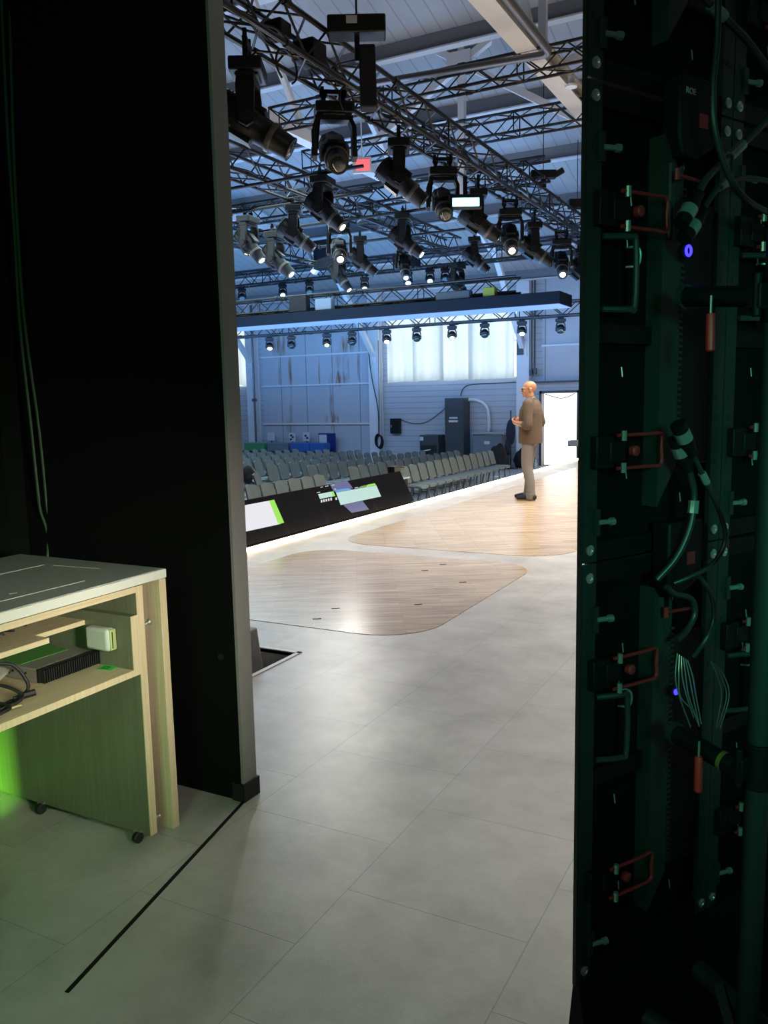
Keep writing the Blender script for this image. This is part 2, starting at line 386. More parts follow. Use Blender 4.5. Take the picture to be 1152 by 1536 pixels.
# ================================================================ the setting
m = MB()
m.span((-5.13, -3, -0.8), (5, 2.6, 0)); m.span((-2.75, 2.6, -0.8), (5, 4.0, 0)); m.span((-5.13, 2.6, -0.8), (-4.2, 4.0, 0)); m.span((-5.13, 4.0, -0.8), (5, 26.0, 0))
struct(m.build('floor', M['tile'], smooth=False))
struct(MB().span((-34, -3, -0.9), (8, 27.2, -0.8)).build('floor_audience', M['hall_floor'], smooth=False))
struct(MB().span((-2.75, 2.62, -0.02), (-2.722, 4.03, 0.006)).span((-4.2, 4.0, -0.02), (-2.722, 4.028, 0.006)).build('trim_1', M['white_steel'], smooth=False))
def rounded_rect(x0, y0, x1, y1, r, k=8):
    out = []
    for cx, cy, a in ((x1 - r, y1 - r, 0), (x0 + r, y1 - r, 90), (x0 + r, y0 + r, 180), (x1 - r, y0 + r, 270)):
        out += [(cx + r * cos(R(a + 90 * i / k)), cy + r * sin(R(a + 90 * i / k))) for i in range(k + 1)]
    return out
for q in ((-4.62, 4.52, -2.2, 7.1, 0.42), (-4.62, 7.46, -2.08, 23, 0.5)):
    o = MB().prism([(x, y, 0.0) for x, y in rounded_rect(*q)], (0, 0, 0.003)).build('floor_wood_inlay', M['wood_floor'], smooth=False); struct(o)
# pale cove line along the stage lip
o = MB().span((-5.215, 3.0, -0.05), (-5.132, 25.9, 0.016)).build('stage_edge_light', M['strip'], smooth=False)
tag(o, 'glowing warm white light strip along the lip of the stage', 'light strip')

# hangar walls and roof
WY = 27.2
m = MB()
m.span((-34, WY, -0.8), (-20.35, WY + 0.3, 2.16)); m.span((-34, WY, 4.7), (-20.35, WY + 0.3, 5.6))          # below / above left window
m.span((-20.35, WY, -0.8), (-14.2, WY + 0.3, 5.6)); m.span((-14.2, WY, -0.8), (-9.2, WY + 0.3, 2.16)); m.span((-14.2, WY, 4.7), (-9.2, WY + 0.3, 5.6))
m.span((-9.2, WY, -0.8), (-8.4, WY + 0.3, 5.6)); m.span((-8.4, WY, 1.64), (-7.15, WY + 0.3, 5.6)); m.span((-7.15, WY, -0.8), (8, WY + 0.3, 5.6))
WALLC = (0.54, 0.56, 0.60)
struct(m.build('wall_back', wall_material('painted_masonry', WALLC, course=0.2), smooth=False))
st = [(-18.9, 3.75, 0.5, 0.6, 0.7), (-18.45, 2.7, 0.11, 0.75, 1.0), (-18.95, 2.6, 0.06, 0.6, 0.8), (-16.3, 2.35, 0.5, 0.35, 1.0), (-16.62, 1.3, 0.075, 1.0, 1.1),
      (-16.6, 0.82, 0.36, 0.28, 1.1), (-15.85, 3.6, 0.4, 0.4, 0.9), (-15.8, 2.7, 0.05, 0.7, 0.9), (-18.5, 0.5, 0.25, 0.5, 0.5), (-17.1, 2.7, 0.05, 0.7, 0.7),
      (-18.45, 1.5, 0.10, 0.9, 0.45), (-16.1, 3.0, 0.5, 0.5, 0.35), (-15.4, 2.8, 0.04, 0.6, 0.6)]
struct(MB().span((-19.75, WY - 0.06, -0.8), (-14.95, WY, 5.3)).build('wall_rusty_bay', wall_material('rust_stained_sheeting', WALLC, seam_x=1.18, stains=st), smooth=False))
struct(MB().span((-8.35, WY - 0.05, 2.0), (-4.0, WY, 5.4)).build('wall_sheet_bay', wall_material('painted_sheeting', WALLC, seam_x=1.18), smooth=False))
for k, (xa, xb, z) in enumerate(((-19.75, -14.9, 3.27), (-19.75, -14.9, 2.14), (-19.75, -14.9, 0.66), (-8.35, -4, 3.18))):
    struct(MB().span((xa, WY - 0.16, z - 0.03), (xb, WY - 0.05, z + 0.03)).build('trim_%d' % (k + 2), M['white_steel'], smooth=False))
struct(MB().span((-8.6, WY - 0.3, 1.97), (-4, WY - 0.02, 2.02)).build('trim_6', M['dark_steel'], smooth=False))
struct(MB().span((-34.3, -3, -0.8), (-34, WY, 12)).build('wall_left', wall_material('far_wall', WALLC), smooth=False))
struct(MB().span((7.7, 2.8, -0.8), (8, WY, 12)).build('wall_right', wall_material('side_wall', WALLC), smooth=False))
# roof: boards rising towards the stage
ZE, SL = 5.35, 0.26
def roof_z(y): return ZE + SL * (WY - y)
struct(MB().prism([(-34, WY + 0.3, roof_z(WY + 0.3)), (-34, 3, roof_z(3)), (-34, 3, roof_z(3) + 0.15), (-34, WY + 0.3, roof_z(WY + 0.3) + 0.15)], (42, 0, 0)).build('ceiling', M['roof'], smooth=False))
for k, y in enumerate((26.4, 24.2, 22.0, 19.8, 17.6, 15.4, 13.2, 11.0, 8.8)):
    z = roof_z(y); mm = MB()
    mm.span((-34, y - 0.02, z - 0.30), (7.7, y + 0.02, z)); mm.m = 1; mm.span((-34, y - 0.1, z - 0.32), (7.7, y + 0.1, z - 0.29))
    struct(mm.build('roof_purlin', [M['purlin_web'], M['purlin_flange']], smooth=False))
# roof trusses of the building
def steel(name, pts, w, h, mt):
    mm = MB()
    for a, b in pts: mm.bar(a, b, w, h)
    return struct(mm.build(name, mt, smooth=False))
bx = at(796, 84, 'z', 6.4).x
mm = MB(); mm.span((bx - 0.15, 5, 6.4), (bx + 0.15, 27, 6.43)); mm.span((bx - 0.02, 5, 6.43), (bx + 0.02, 27, 6.68)); mm.span((bx - 0.15, 5, 6.66), (bx + 0.15, 27, 6.7))
struct(mm.build('roof_tie_beam', M['cream_steel'], smooth=False))
steel('roof_strut', [((bx, 12.3, 6.7), (bx, 9.5, 9.6)), ((bx, 12.9, 6.7), (bx, 12.9, 9.0)), ((bx, 13.6, 6.7), (bx, 16.6, 8.0))], 0.12, 0.1, M['white_steel'])
BY = 16.0
def by(px, py): return at(px, py, 'y', BY)
steel('roof_cross_brace', [(by(595, 47), by(884, 188)), (by(560, 215), by(690, 97)), (by(690, 97), by(800, 6)), (by(693, -30), by(693, 300))], 0.13, 0.13, M['white_steel'])
mm = MB(); c = by(690, 97); mm.box(c + Vector((0, -0.08, 0)), (0.5, 0.03, 0.45)); struct(mm.build('roof_gusset', M['white_steel'], smooth=False))
for xx in (-9.0, -14.6, -20.2):
    mm = MB(); mm.span((xx - 0.12, 5, 6.4), (xx + 0.12, 27, 6.62))
    for k in range(5):
        y0 = 26 - k * 4; mm.bar((xx, y0, 6.6), (xx, y0 - 2, roof_z(y0 - 2) - 0.3), 0.1, 0.1); mm.bar((xx, y0 - 2, roof_z(y0 - 2) - 0.3), (xx, y0 - 4, 6.6), 0.1, 0.1)
    struct(mm.build('roof_tie_beam', M['white_steel'], smooth=False))
# second sway frame further back on the left
BY = 20.5
steel('roof_cross_brace', [(by(372, 60), by(345, 130)), (by(425, 85), by(520, 262)), (by(545, 70), by(400, 250)), (by(470, 410), by(520, 330)), (by(440, 360), by(520, 385))], 0.16, 0.14, M['white_steel'])
# wall columns with knee braces
for xx in (-14.6, -8.95, -20.15):
    mm = MB(); mm.span((xx - 0.22, WY - 0.32, -0.8), (xx + 0.22, WY - 0.28, 5.4)); mm.span((xx - 0.03, WY - 0.28, -0.8), (xx + 0.03, WY, 5.4)); mm.span((xx - 0.22, WY - 0.06, -0.8), (xx + 0.22, WY - 0.02, 5.4))
    struct(mm.build('wall_column', M['white_steel'], smooth=False))
    mm = MB(); mm.bar((xx, WY - 0.3, 3.1), (xx, WY - 3.4, 6.3), 0.16, 0.16); mm.box((xx, WY - 0.34, 3.1), (0.3, 0.06, 0.5))
    struct(mm.build('wall_knee_brace', M['white_steel'], smooth=False))
# windows: bright panes behind sheer curtains
def window(k, x0, x1, z0, z1):
    mm = MB(); mm.span((x0, WY + 0.24, z0), (x1, WY + 0.26, z1)); struct(mm.build('window_%d' % k, M['daylight'], smooth=False))
    mm = MB()
    for i in range(6):
        x = x0 + (x1 - x0) * i / 5; mm.span((x - 0.04, WY + 0.14, z0), (x + 0.04, WY + 0.2, z1))
    for z in (z0 + 0.03, (z0 + z1) / 2, z1 - 0.03): mm.span((x0, WY + 0.14, z - 0.03), (x1, WY + 0.2, z + 0.03))
    struct(mm.build('window_%d_frame' % k, M['white_steel'], smooth=False))
window(1, -14.2, -9.2, 2.16, 4.7); window(2, -34, -20.35, 2.16, 4.7)
def curtain(x0, x1, z0, z1, y, label, seed):
    rnd = random.Random(seed); N = int((x1 - x0) / 0.035); th = 0.004; ph = rnd.random() * 6
    pts = []
    for i in range(N + 1):
        x = x0 + (x1 - x0) * i / N
        pts.append((x, y + 0.03 * sin(x * 9 + ph) + 0.018 * sin(x * 21 + ph * 2)))
    vs = []; fs = []
    for (x, yy) in pts:
        for z in (z0 + 0.015 * sin(x * 5), (z0 + z1) / 2, z1): vs += [(x, yy, z), (x, yy + th, z)]
    for i in range(N):
        a, b = i * 6, (i + 1) * 6
        for j in (0, 2): fs += [(a + j, b + j, b + j + 2, a + j + 2), (a + j + 1, a + j + 3, b + j + 3, b + j + 1)]
        fs += [(a, a + 1, b + 1, b), (a + 4, b + 4, b + 5, a + 5)]
    o = MB().add(vs, fs).build('curtain', M['curtain']); return tag(o, label, 'curtain')
cw = [(-14.15, -12.95, 0.0), (-13.1, -11.9, 0.06), (-12.05, -10.75, 0.0), (-10.95, -9.28, 0.06)]
names = ['leftmost sheer panel of the wide window, beside the white wall column', 'second sheer white panel from the column across the wide window', 'third sheer white panel from the column across the wide window', 'sheer white panel at the far right end of the wide window, above the grey cabinets']
for k, (a, b, dy) in enumerate(cw): curtain(a, b, 2.14 + 0.02 * (k % 2), 4.62, WY - 0.1 - dy, names[k], k)
curtain(-24, -20.45, 2.22, 4.62, WY - 0.12, 'sheer white curtain over the window half hidden by the black pillar', 9)
# doorway to the daylight
mm = MB(); mm.span((-8.46, WY - 0.04, -0.8), (-8.38, WY + 0.3, 1.7)); mm.span((-7.19, WY - 0.04, -0.8), (-7.11, WY + 0.3, 1.7)); mm.span((-8.46, WY - 0.04, 1.62), (-7.11, WY + 0.3, 1.7))
struct(mm.build('door_1', M['dark_steel'], smooth=False))
struct(MB().span((-11, WY + 1.6, -0.9), (-3.5, WY + 1.7, 4)).build('exterior_daylight', M['door_light'], smooth=False))
o = MB().tube(smooth_path([(-8.3, WY + 0.1, 1.6), (-8.0, WY + 0.1, 1.5), (-7.75, WY + 0.1, 1.45), (-7.5, WY + 0.1, 1.5), (-7.3, WY + 0.1, 1.6)]), 0.018).build('hanging_cable', M['white_plastic'])
tag(o, 'pale cable swagged across the top of the bright doorway', 'cable')
# dark pipes and conduit on the right hand wall column
for k, (x, z0, r, lab) in enumerate(((-8.62, 2.3, 0.022, 'thin dark conduit running down beside the doorway column'), (-8.52, 2.35, 0.03, 'thicker dark conduit nearest the sheet metal bay'))):
    o = MB().tube([(x, WY - 0.36, 5.3), (x, WY - 0.36, z0)], r).box((x, WY - 0.36, z0), (0.14, 0.1, 0.2)).build('wall_conduit', M['dark_steel']); tag(o, lab, 'pipe')
o = MB().span((-9.12, WY - 0.42, 2.9), (-8.9, WY - 0.36, 3.5)).build('wall_vent', M['grey_metal'], smooth=False); tag(o, 'small louvred grey panel on the column above the standing man', 'vent')
# pipes hung on the left bay
o = MB().tube([(-19.95, WY - 0.4, 5.3), (-19.95, WY - 0.4, 1.55), (-19.95, WY - 0.4, -0.1)], 0.04).box((-19.95, WY - 0.4, 1.62), (0.14, 0.14, 0.1)).build('wall_downpipe', M['pipe']); tag(o, 'grey downpipe between the rusty sheet bay and the curtained left window', 'pipe')
# backstage partition and drape
t = thing('stage_wall_flat', 'tall black scenic wall flat standing at the left of the stage opening', 'wall panel', (-1.88, 2.36, 0))
MB().span((-1.5, 0, 0.0), (-0.012, 0.08, 4.2)).build('black_face', M['black_paint'], t, smooth=False)
MB().span((-0.012, 0.0, 0.07), (0, 0.08, 4.2)).build('end_cap', M['pillar_end'], t, smooth=False)['label'] = 'grey end cap edge'
MB().span((-0.05, -0.008, 0), (0.008, 0.088, 0.07)).build('foot_block', M['rubber'], t, smooth=False)
MB().lathe([(0.012, 0), (0.012, 0.006)], Matrix.Translation((-0.08, 0.0, 0.56)) @ Matrix.Rotation(R(90), 4, 'X'), 12).build('screw_cover', M['led_rail'], t)
def drape(x, y0, y1, z1):
    N = 40; vs = []; fs = []
    for i in range(N + 1):
        y = y0 + (y1 - y0) * i / N; xx = x + 0.025 * sin(i * 1.1) + 0.012 * sin(i * 2.7)
        vs += [(xx, y, 0.01), (xx, y, z1), (xx - 0.01, y, z1), (xx - 0.01, y, 0.01)]
    for i in range(N):
        a, b = 4 * i, 4 * i + 4
        for j in range(4): fs.append((a + j, b + j, b + (j + 1) % 4, a + (j + 1) % 4))
    return MB().add(vs, fs).build('drape', M['drape'])
tag(drape(-2.93, 0.1, 2.32, 4.2), 'black backstage drape hanging behind the desk at the far left', 'drape')
pA = [at(2, -10, 'x', -2.86), at(8, 200, 'x', -2.86), at(20, 350, 'x', -2.86), at(33, 490, 'x', -2.86), at(50, 640, 'x', -2.86), at(58, 755, 'x', -2.86), at(66, 850, 'x', -2.86)]
for k, (dy, dz, lab) in enumerate(((0, 0, 'greenish cable hanging against the drape, left one of the strapped pair'), (0.016, 0.0, 'greenish cable hanging against the drape, right one of the strapped pair'))):
    pts = [p + Vector((0.014 * k, dy + 0.012 * sin(i * 1.3 + k), 0)) for i, p in enumerate(pA)] + [Vector((-2.86, 2.05 + dy, 0.02))]
    o = MB().tube(smooth_path(pts), 0.006).build('hanging_cable', M['cable_green']); tag(o, lab, 'cable')
# tape on the floor
a, b = Vector((-1.664, 1.328, 0)), Vector((-1.882, 2.352, 0))
o = MB().bar(a + Vector((0, 0, 0.001)), b + Vector((0, 0, 0.001)), 0.013, 0.002).build('floor_tape', M['tape'], smooth=False); tag(o, 'thin black tape strip on the floor running to the foot of the black wall flat', 'tape')
# wedge standing in the stage opening beyond the pillar
t = thing('stage_wedge', 'dark grey sloping wedge standing in the pit opening behind the black wall flat', 'monitor', (-2.86, 3.72, -0.8))
MB().prism([(-0.25, -0.16, 0), (0.07, -0.16, 0), (-0.06, -0.16, 0.98), (-0.25, -0.16, 0.98)], (0, 0.3, 0)).build('cabinet', M['pillar_end'], t, bevel=0.01)
# screw plates and nicks on the wood
for k, (px, py, lab) in enumerate(((475, 928.5, 'small dark scuff nearest the front corner of the wood floor'), (503, 912.7, 'small dark scuff on the wood floor, second from the front'), (627, 907, 'small dark scuff near the right edge of the front wood area'), (694, 873.5, 'small dark scuff nearest the rounded corner of the front wood area'), (637, 856, 'small dark scuff in the middle of the front wood area, nearer its back edge'), (664, 847, 'tiny dark scuff right behind the middle of the front wood area'))):
    p = at(px, py, 'z', 0.003); o = MB().bar(p + Vector((-0.025, -0.012, 0.0015)), p + Vector((0.008, 0.004, 0.0015)), 0.012, 0.003).bar(p + Vector((0.008, 0.004, 0.0015)), p + Vector((0.022, 0.022, 0.0015)), 0.012, 0.003).build('floor_mark', M['tape'], smooth=False)
    tag(o, lab, 'tape mark', 'dark scuffs on the stage wood')

# ================================================================ end of hall fittings
t = thing('electrical_cabinet', 'tall dark grey electrical cabinet standing against the end wall', 'cabinet', (-11.32, WY - 0.3, -0.8))
MB().span((-0.36, -0.28, 0), (0.36, 0.28, 2.33)).build('body', M['grey_metal'], t, bevel=0.02)
MB().span((-0.33, -0.3, 0.06), (0.33, -0.275, 2.28)).build('door', M['grey_metal'], t, bevel=0.008)
MB().span((-0.18, -0.305, 1.62), (0.13, -0.298, 1.68)).span((-0.2, -0.305, 1.5), (0.14, -0.298, 1.57)).build('label_plate', M['label_white'], t, smooth=False)
MB().box((-0.34, -0.31, 1.28), (0.05, 0.05, 0.14)).build('handle', M['silver'], t)
t = thing('metal_cabinet', 'low blue grey metal cabinet with overhanging lid beneath the curved conduit', 'cabinet', (-10.0, WY - 0.45, -0.8))
MB().span((-0.55, -0.35, 0), (0.5, 0.35, 1.08)).build('body', M['grey_cabinet'], t, bevel=0.02)
MB().span((-0.6, -0.4, 1.08), (0.56, 0.38, 1.15)).build('lid', M['silver'], t, bevel=0.01)
MB().span((-0.14, -0.356, 0.76), (0.06, -0.348, 0.86)).build('label_plate', M['label_white'], t, smooth=False)
o = MB().tube(smooth_path([(-10.96, WY - 0.14, 1.46), (-10.6, WY - 0.14, 1.42), (-10.3, WY - 0.14, 1.2), (-10.22, WY - 0.14, 0.8), (-10.22, WY - 0.14, 0.36)]), 0.055, 10).build('curved_conduit', M['white_steel']); tag(o, 'white conduit bending from the tall grey cabinet down to the low one', 'pipe')
o = MB().tube(smooth_path([(-11.3, WY - 0.05, 1.6), (-11.2, WY - 0.05, 1.85), (-10.9, WY - 0.05, 1.98), (-10, WY - 0.05, 2.0), (-9.2, WY - 0.05, 2.02)]), 0.016).build('wall_cable', M['dark_steel']); tag(o, 'thin cable running under the wide window above the tall grey cabinet', 'cable')
o = MB().tube(smooth_path([(-13.65, WY - 0.05, 0.78), (-13.2, WY - 0.05, 0.66), (-12.7, WY - 0.05, 0.68), (-12.2, WY - 0.05, 0.95), (-11.75, WY - 0.05, 1.3)]), 0.012).build('wall_cable', M['dark_steel']); tag(o, 'thin cable drooping on the wall from the black box to the tall grey cabinet', 'cable')
t = thing('equipment_crate', 'short dark equipment crate left of the tall grey cabinet', 'crate', (-12.25, WY - 0.4, -0.8))
MB().span((-0.36, -0.3, 0), (0.36, 0.3, 1.06)).build('body', M['grey_metal'], t, bevel=0.02)
MB().span((-0.3, -0.33, 0.35), (0.3, -0.3, 0.7)).build('front_recess', M['rubber'], t)
MB().tube([(-0.18, -0.36, 0.5), (0.1, -0.36, 0.55)], 0.025).build('handle', M['silver'], t)
MB().box((-0.27, -0.31, 0.93), (0.13, 0.02, 0.13)).build('sticker', M['label_white'], t)
t = thing('wall_speaker', 'flat black box mounted on the white masonry wall under the wide window', 'speaker', (-13.85, WY - 0.1, 0.56))
MB().box((0, 0, 0), (0.38, 0.18, 0.55)).build('body', M['fixture'], t, bevel=0.01); MB().box((-0.13, -0.1, 0.0), (0.03, 0.02, 0.1)).build('handle', M['silver'], t)
mm = MB()
for k in range(4): mm.tube([(0.13 * cos(a) + 0.012 * k, 0.03 * k - 0.05, 0.24 * sin(a) - 0.02 * k) for a in [2 * pi * i / 20 for i in range(20)]], 0.022, 6, True)
t = thing('hose_coil', 'coil of black cable hung on the white wall column', 'cable coil', (-14.35, WY - 0.5, 0.05))
mm.build('coil', M['rubber'], t); MB().tube(smooth_path([(0, 0, 0.24), (-0.06, 0.08, 1.2), (-0.3, 0.08, 2.4), (-0.42, 0.08, 3.6)]), 0.02).tube(smooth_path([(0.03, 0, 0.24), (0.0, 0.08, 1.2), (0.02, 0.08, 3.6)]), 0.013).build('drop_cable', M['dark_steel'], t)
# signage and wrapped boxes on a table at the left end
def flat_sign(x, z, w, h, mt, lab, marks=()):
    t = thing('paper_sign', lab, 'sign', (x, WY - 0.42, z)); MB().box((0, 0, 0), (w, 0.02, h)).build('board', mt, t, smooth=False)
    MB().box((0, 0.03, -h / 2 - 0.3), (0.03, 0.03, 0.75)).build('post', M['fixture'], t)
    if marks:
        mm = MB()
        for a, b in marks: mm.box((a * w, -0.013, b * h), (0.09, 0.006, 0.07))
        mm.build('print', M['rubber'], t, smooth=False)
flat_sign(-19.2, 0.18, 0.34, 0.32, M['sign_white'], 'plain white sign card by the downpipe'); flat_sign(-18.2, 0.16, 0.3, 0.34, M['sign_white'], 'white sign card with black arrow marks, left of the blue board', ((-0.15, 0.2), (0.1, 0.0), (-0.2, -0.25))); flat_sign(-17.55, 0.18, 0.3, 0.34, M['sign_white'], 'white sign card next to the navy board', ((-0.1, 0.1), (0.15, -0.15)))
t = thing('notice_board', 'navy blue board with a white sheet pinned on its left', 'board', (-16.6, WY - 0.45, -0.05))
MB().box((0, 0, 0), (0.74, 0.04, 0.72)).build('board', M['blue_sign'], t); MB().box((-0.17, -0.025, 0.1), (0.34, 0.008, 0.42)).build('sheet', M['sign_white'], t, smooth=False)
t = thing('folding_table', 'low table carrying wrapped boxes against the rusty wall bay', 'table', (-18.2, WY - 1.0, -0.8))
MB().span((-1.9, -0.35, 0.42), (2.0, 0.35, 0.46)).build('tabletop', M['rubber'], t)
for sx in (-1.8, 1.9):
    for sy in (-0.3, 0.3): MB().tube([(sx, sy, 0), (sx, sy, 0.42)], 0.02).build('leg', M['chair_metal'], t)
for x, w, mt, lab in ((-19.4, 0.95, M['green_box'], 'green wrapped box on the low table, nearest the black pillar'), (-18.3, 0.95, M['grey_cabinet'], 'grey wrapped box on the low table, between the green and blue ones'), (-17.3, 0.85, M['blue_box'], 'blue wrapped box on the low table, left one of two'), (-16.55, 0.6, M['blue_box'], 'blue wrapped box below the navy board')):
    o = MB().span((x - w / 2, WY - 1.3, -0.34), (x + w / 2, WY - 0.8, -0.02)).build('wrapped_box', mt, bevel=0.015); tag(o, lab, 'box')
# bags and clutter behind the man
def lump(name, lab, cat, c, r, mt, seed):
    rnd = random.Random(seed); mm = MB(); mm.ball(c, r, None, 20, 14)
    for v in mm.v:
        d = v - Vector(c); k = 1 + 0.12 * sin(d.x * 23 + seed) * sin(d.z * 17 + seed) + 0.06 * rnd.random(); v.x, v.y, v.z = Vector(c) + d * k
        v.z = max(v.z, -0.8)
    return tag(mm.build(name, mt), lab, cat)
lump('equipment_bag', 'black bag slumped by the low metal cabinet', 'bag', (-9.3, WY - 1.75, -0.5), (0.3, 0.28, 0.5), M['black_cloth'], 3)
lump('equipment_bag', 'black bag on the floor left of the bright doorway', 'bag', (-8.75, WY - 0.9, -0.55), (0.28, 0.25, 0.36), M['black_cloth'], 5)
lump('equipment_bag', 'small dark bag tight against the door frame', 'bag', (-8.4, WY - 1.2, -0.6), (0.17, 0.2, 0.28), M['black_cloth'], 8)
t = thing('bag_stand', 'dark jacket hung on a slim stand behind the standing man', 'stand', (-8.95, WY - 1.5, -0.8))
MB().tube([(0, 0, 0), (0, 0, 1.9)], 0.02).tube([(-0.25, 0, 0.015), (0.25, 0, 0.015)], 0.015).tube([(0, -0.25, 0.015), (0, 0.25, 0.015)], 0.015).build('pole', M['fixture'], t)
mm = MB(); mm.ball((0, 0, 1.2), (0.16, 0.13, 0.42)); mm.ball((-0.08, -0.02, 0.75), (0.11, 0.1, 0.3)); mm.build('holdall', M['navy_cloth'], t)  # the dark shape stands for a hanging black bag
t = thing('water_bottle', 'clear water bottle standing on the floor by the door frame', 'bottle', (-8.15, WY - 1.4, -0.8))
MB().lathe([(0.04, 0), (0.045, 0.02), (0.045, 0.2), (0.02, 0.26), (0.02, 0.28)], None, 14).build('body', M['bottle'], t); MB().lathe([(0.022, 0.28), (0.022, 0.31)], None, 12).build('cap', M['label_white'], t)
p = at(866, 690, 'y', 25.0)
o = MB().box((p.x, 25.0, 0.09), (0.5, 0.4, 0.18)).build('stage_box', M['pillar_end'], bevel=0.02); tag(o, 'small grey box at the far end of the stage by the doorway', 'box')

# ================================================================ lighting trusses
def truss(a, b, w, name, label, h=None, pitch=0.42, r=0.031, lr=0.014, group=None):
    """box truss with bottom-centre line from a to b (level): four chords with joint collars and a zigzag lattice on each face"""
    h = h or w; a, b = Vector(a), Vector(b); d = b - a; L = d.length; d.normalize(); s = Vector((-d.y, d.x, 0))
    t = thing(name, label, 'truss', a, 0, group); up = Vector((0, 0, 1))
    cs = [s * (w / 2) * i + up * h * k for i in (-1, 1) for k in (0, 1)]
    for c in cs:
        mm = MB(); mm.tube([c, c + d * L], r, 8)
        k = 1.0
        while k < L:
            mm.tube([c + d * (k - 0.06), c + d * (k - 0.05), c + d * (k + 0.05), c + d * (k + 0.06)], [r, r * 1.45, r * 1.45, r], 8); k += 2.5
        mm.build('chord', M['truss'], t)
    n = max(2, int(L / pitch))
    for p, q in ((0, 1), (2, 3), (0, 2), (1, 3)):
        pts = [(cs[p] if i % 2 else cs[q]) + d * (L * i / n) for i in range(n + 1)]
        mm = MB()
        for i in range(n): mm.tube([pts[i], pts[i + 1]], lr, 6)
        for i in range(0, n, 6): mm.tube([cs[p] + d * (L * i / n), cs[q] + d * (L * i / n)], lr, 6)
        o = mm.build('lattice', M['truss'], t)
    return t
truss((-5.32, 4.2, 5.2), (-5.32, 21.35, 5.2), 0.41, 'lighting_truss', 'long black box truss over the stage lip, nearest the viewer, with the largest lights')
truss((-8.7, 8.0, 5.2), (-8.7, 20.5, 5.2), 0.41, 'lighting_truss', 'second black box truss over the seating, parallel to the long one over the stage lip')
truss((-20.5, 21.6, 5.15), (-3.2, 21.6, 5.15), 0.40, 'lighting_truss', 'black cross truss high above the luminous header, with small lamps below it')
truss((-19.5, 19.5, 4.0), (-6.6, 19.5, 4.0), 0.36, 'lighting_truss', 'black cross truss resting right above the dark luminous header beam')
truss((-20.5, 22.4, 3.66), (-4.6, 22.4, 3.66), 0.36, 'lighting_truss', 'black cross truss below the luminous header, with small lamps before the curtains')
truss((-8.5, 12.3, 6.12), (-0.5, 12.3, 6.12), 0.30, 'roof_truss', 'small black truss under the roof, nearest the cream beam top', pitch=0.36, r=0.025, lr=0.012)
truss((-9.6, 15.0, 6.2), (-1.0, 15.0, 6.2), 0.34, 'roof_truss', 'small black truss under the roof, right behind the white cross brace', pitch=0.36, r=0.025, lr=0.012)
truss((-15.5, 16.2, 5.65), (-4.9, 16.2, 5.65), 0.38, 'lighting_truss', 'black cross truss joining the two long lighting trusses over the seating')
truss((-12.4, 8.4, 5.2), (-12.4, 21.35, 5.2), 0.41, 'lighting_truss', 'black box truss furthest over the seating, partly behind the black wall flat')
def pipe(y, x0, x1, z, lab, r=0.03):
    o = MB().tube([(x0, y, z), (x1, y, z)], r, 10).box((x0 + 0.02, y, z), (0.05, 0.09, 0.09)).build('lighting_pipe', M['fixture']); return tag(o, lab, 'pipe')
pipe(11.95, -10.6, -6.6, 5.17, 'black lighting pipe across the second truss, nearest the viewer')
pipe(13.35, -11.6, -7.2, 5.15, 'black lighting pipe across the second truss, second from the viewer')
pipe(15.1, -11.2, -6.9, 5.15, 'black lighting pipe across the second truss, third from the viewer')
pipe(17.3, -10.8, -5.4, 5.15, 'black lighting pipe between the second truss and the long one, furthest from the viewer')
# silver sprinkler pipe turning up along the cream beam
q0, q1 = at(560, 125, 'y', 11.2), at(822, 81, 'y', 11.2)
o = MB().tube([q0, q1 + Vector((-0.06, 0, 0)), q1 + Vector((0, -0.02, 0.0)), q1 + Vector((0.03, -0.1, 0.01)), Vector((q1.x + 0.03, 5.5, q1.z + 0.05))], 0.05, 12).build('roof_pipe', M['pipe']); tag(o, 'silver pipe that crosses below the roof and turns along the cream beam', 'pipe')
o = MB().lathe([(0.09, 0), (0.1, 0.03), (0.05, 0.06), (0.05, 0.16)], Matrix.Translation(at(857, 131, 'z', 6.24)), 18).build('ceiling_sensor', M['sign_white']); tag(o, 'round white sensor under the cream beam', 'sensor')

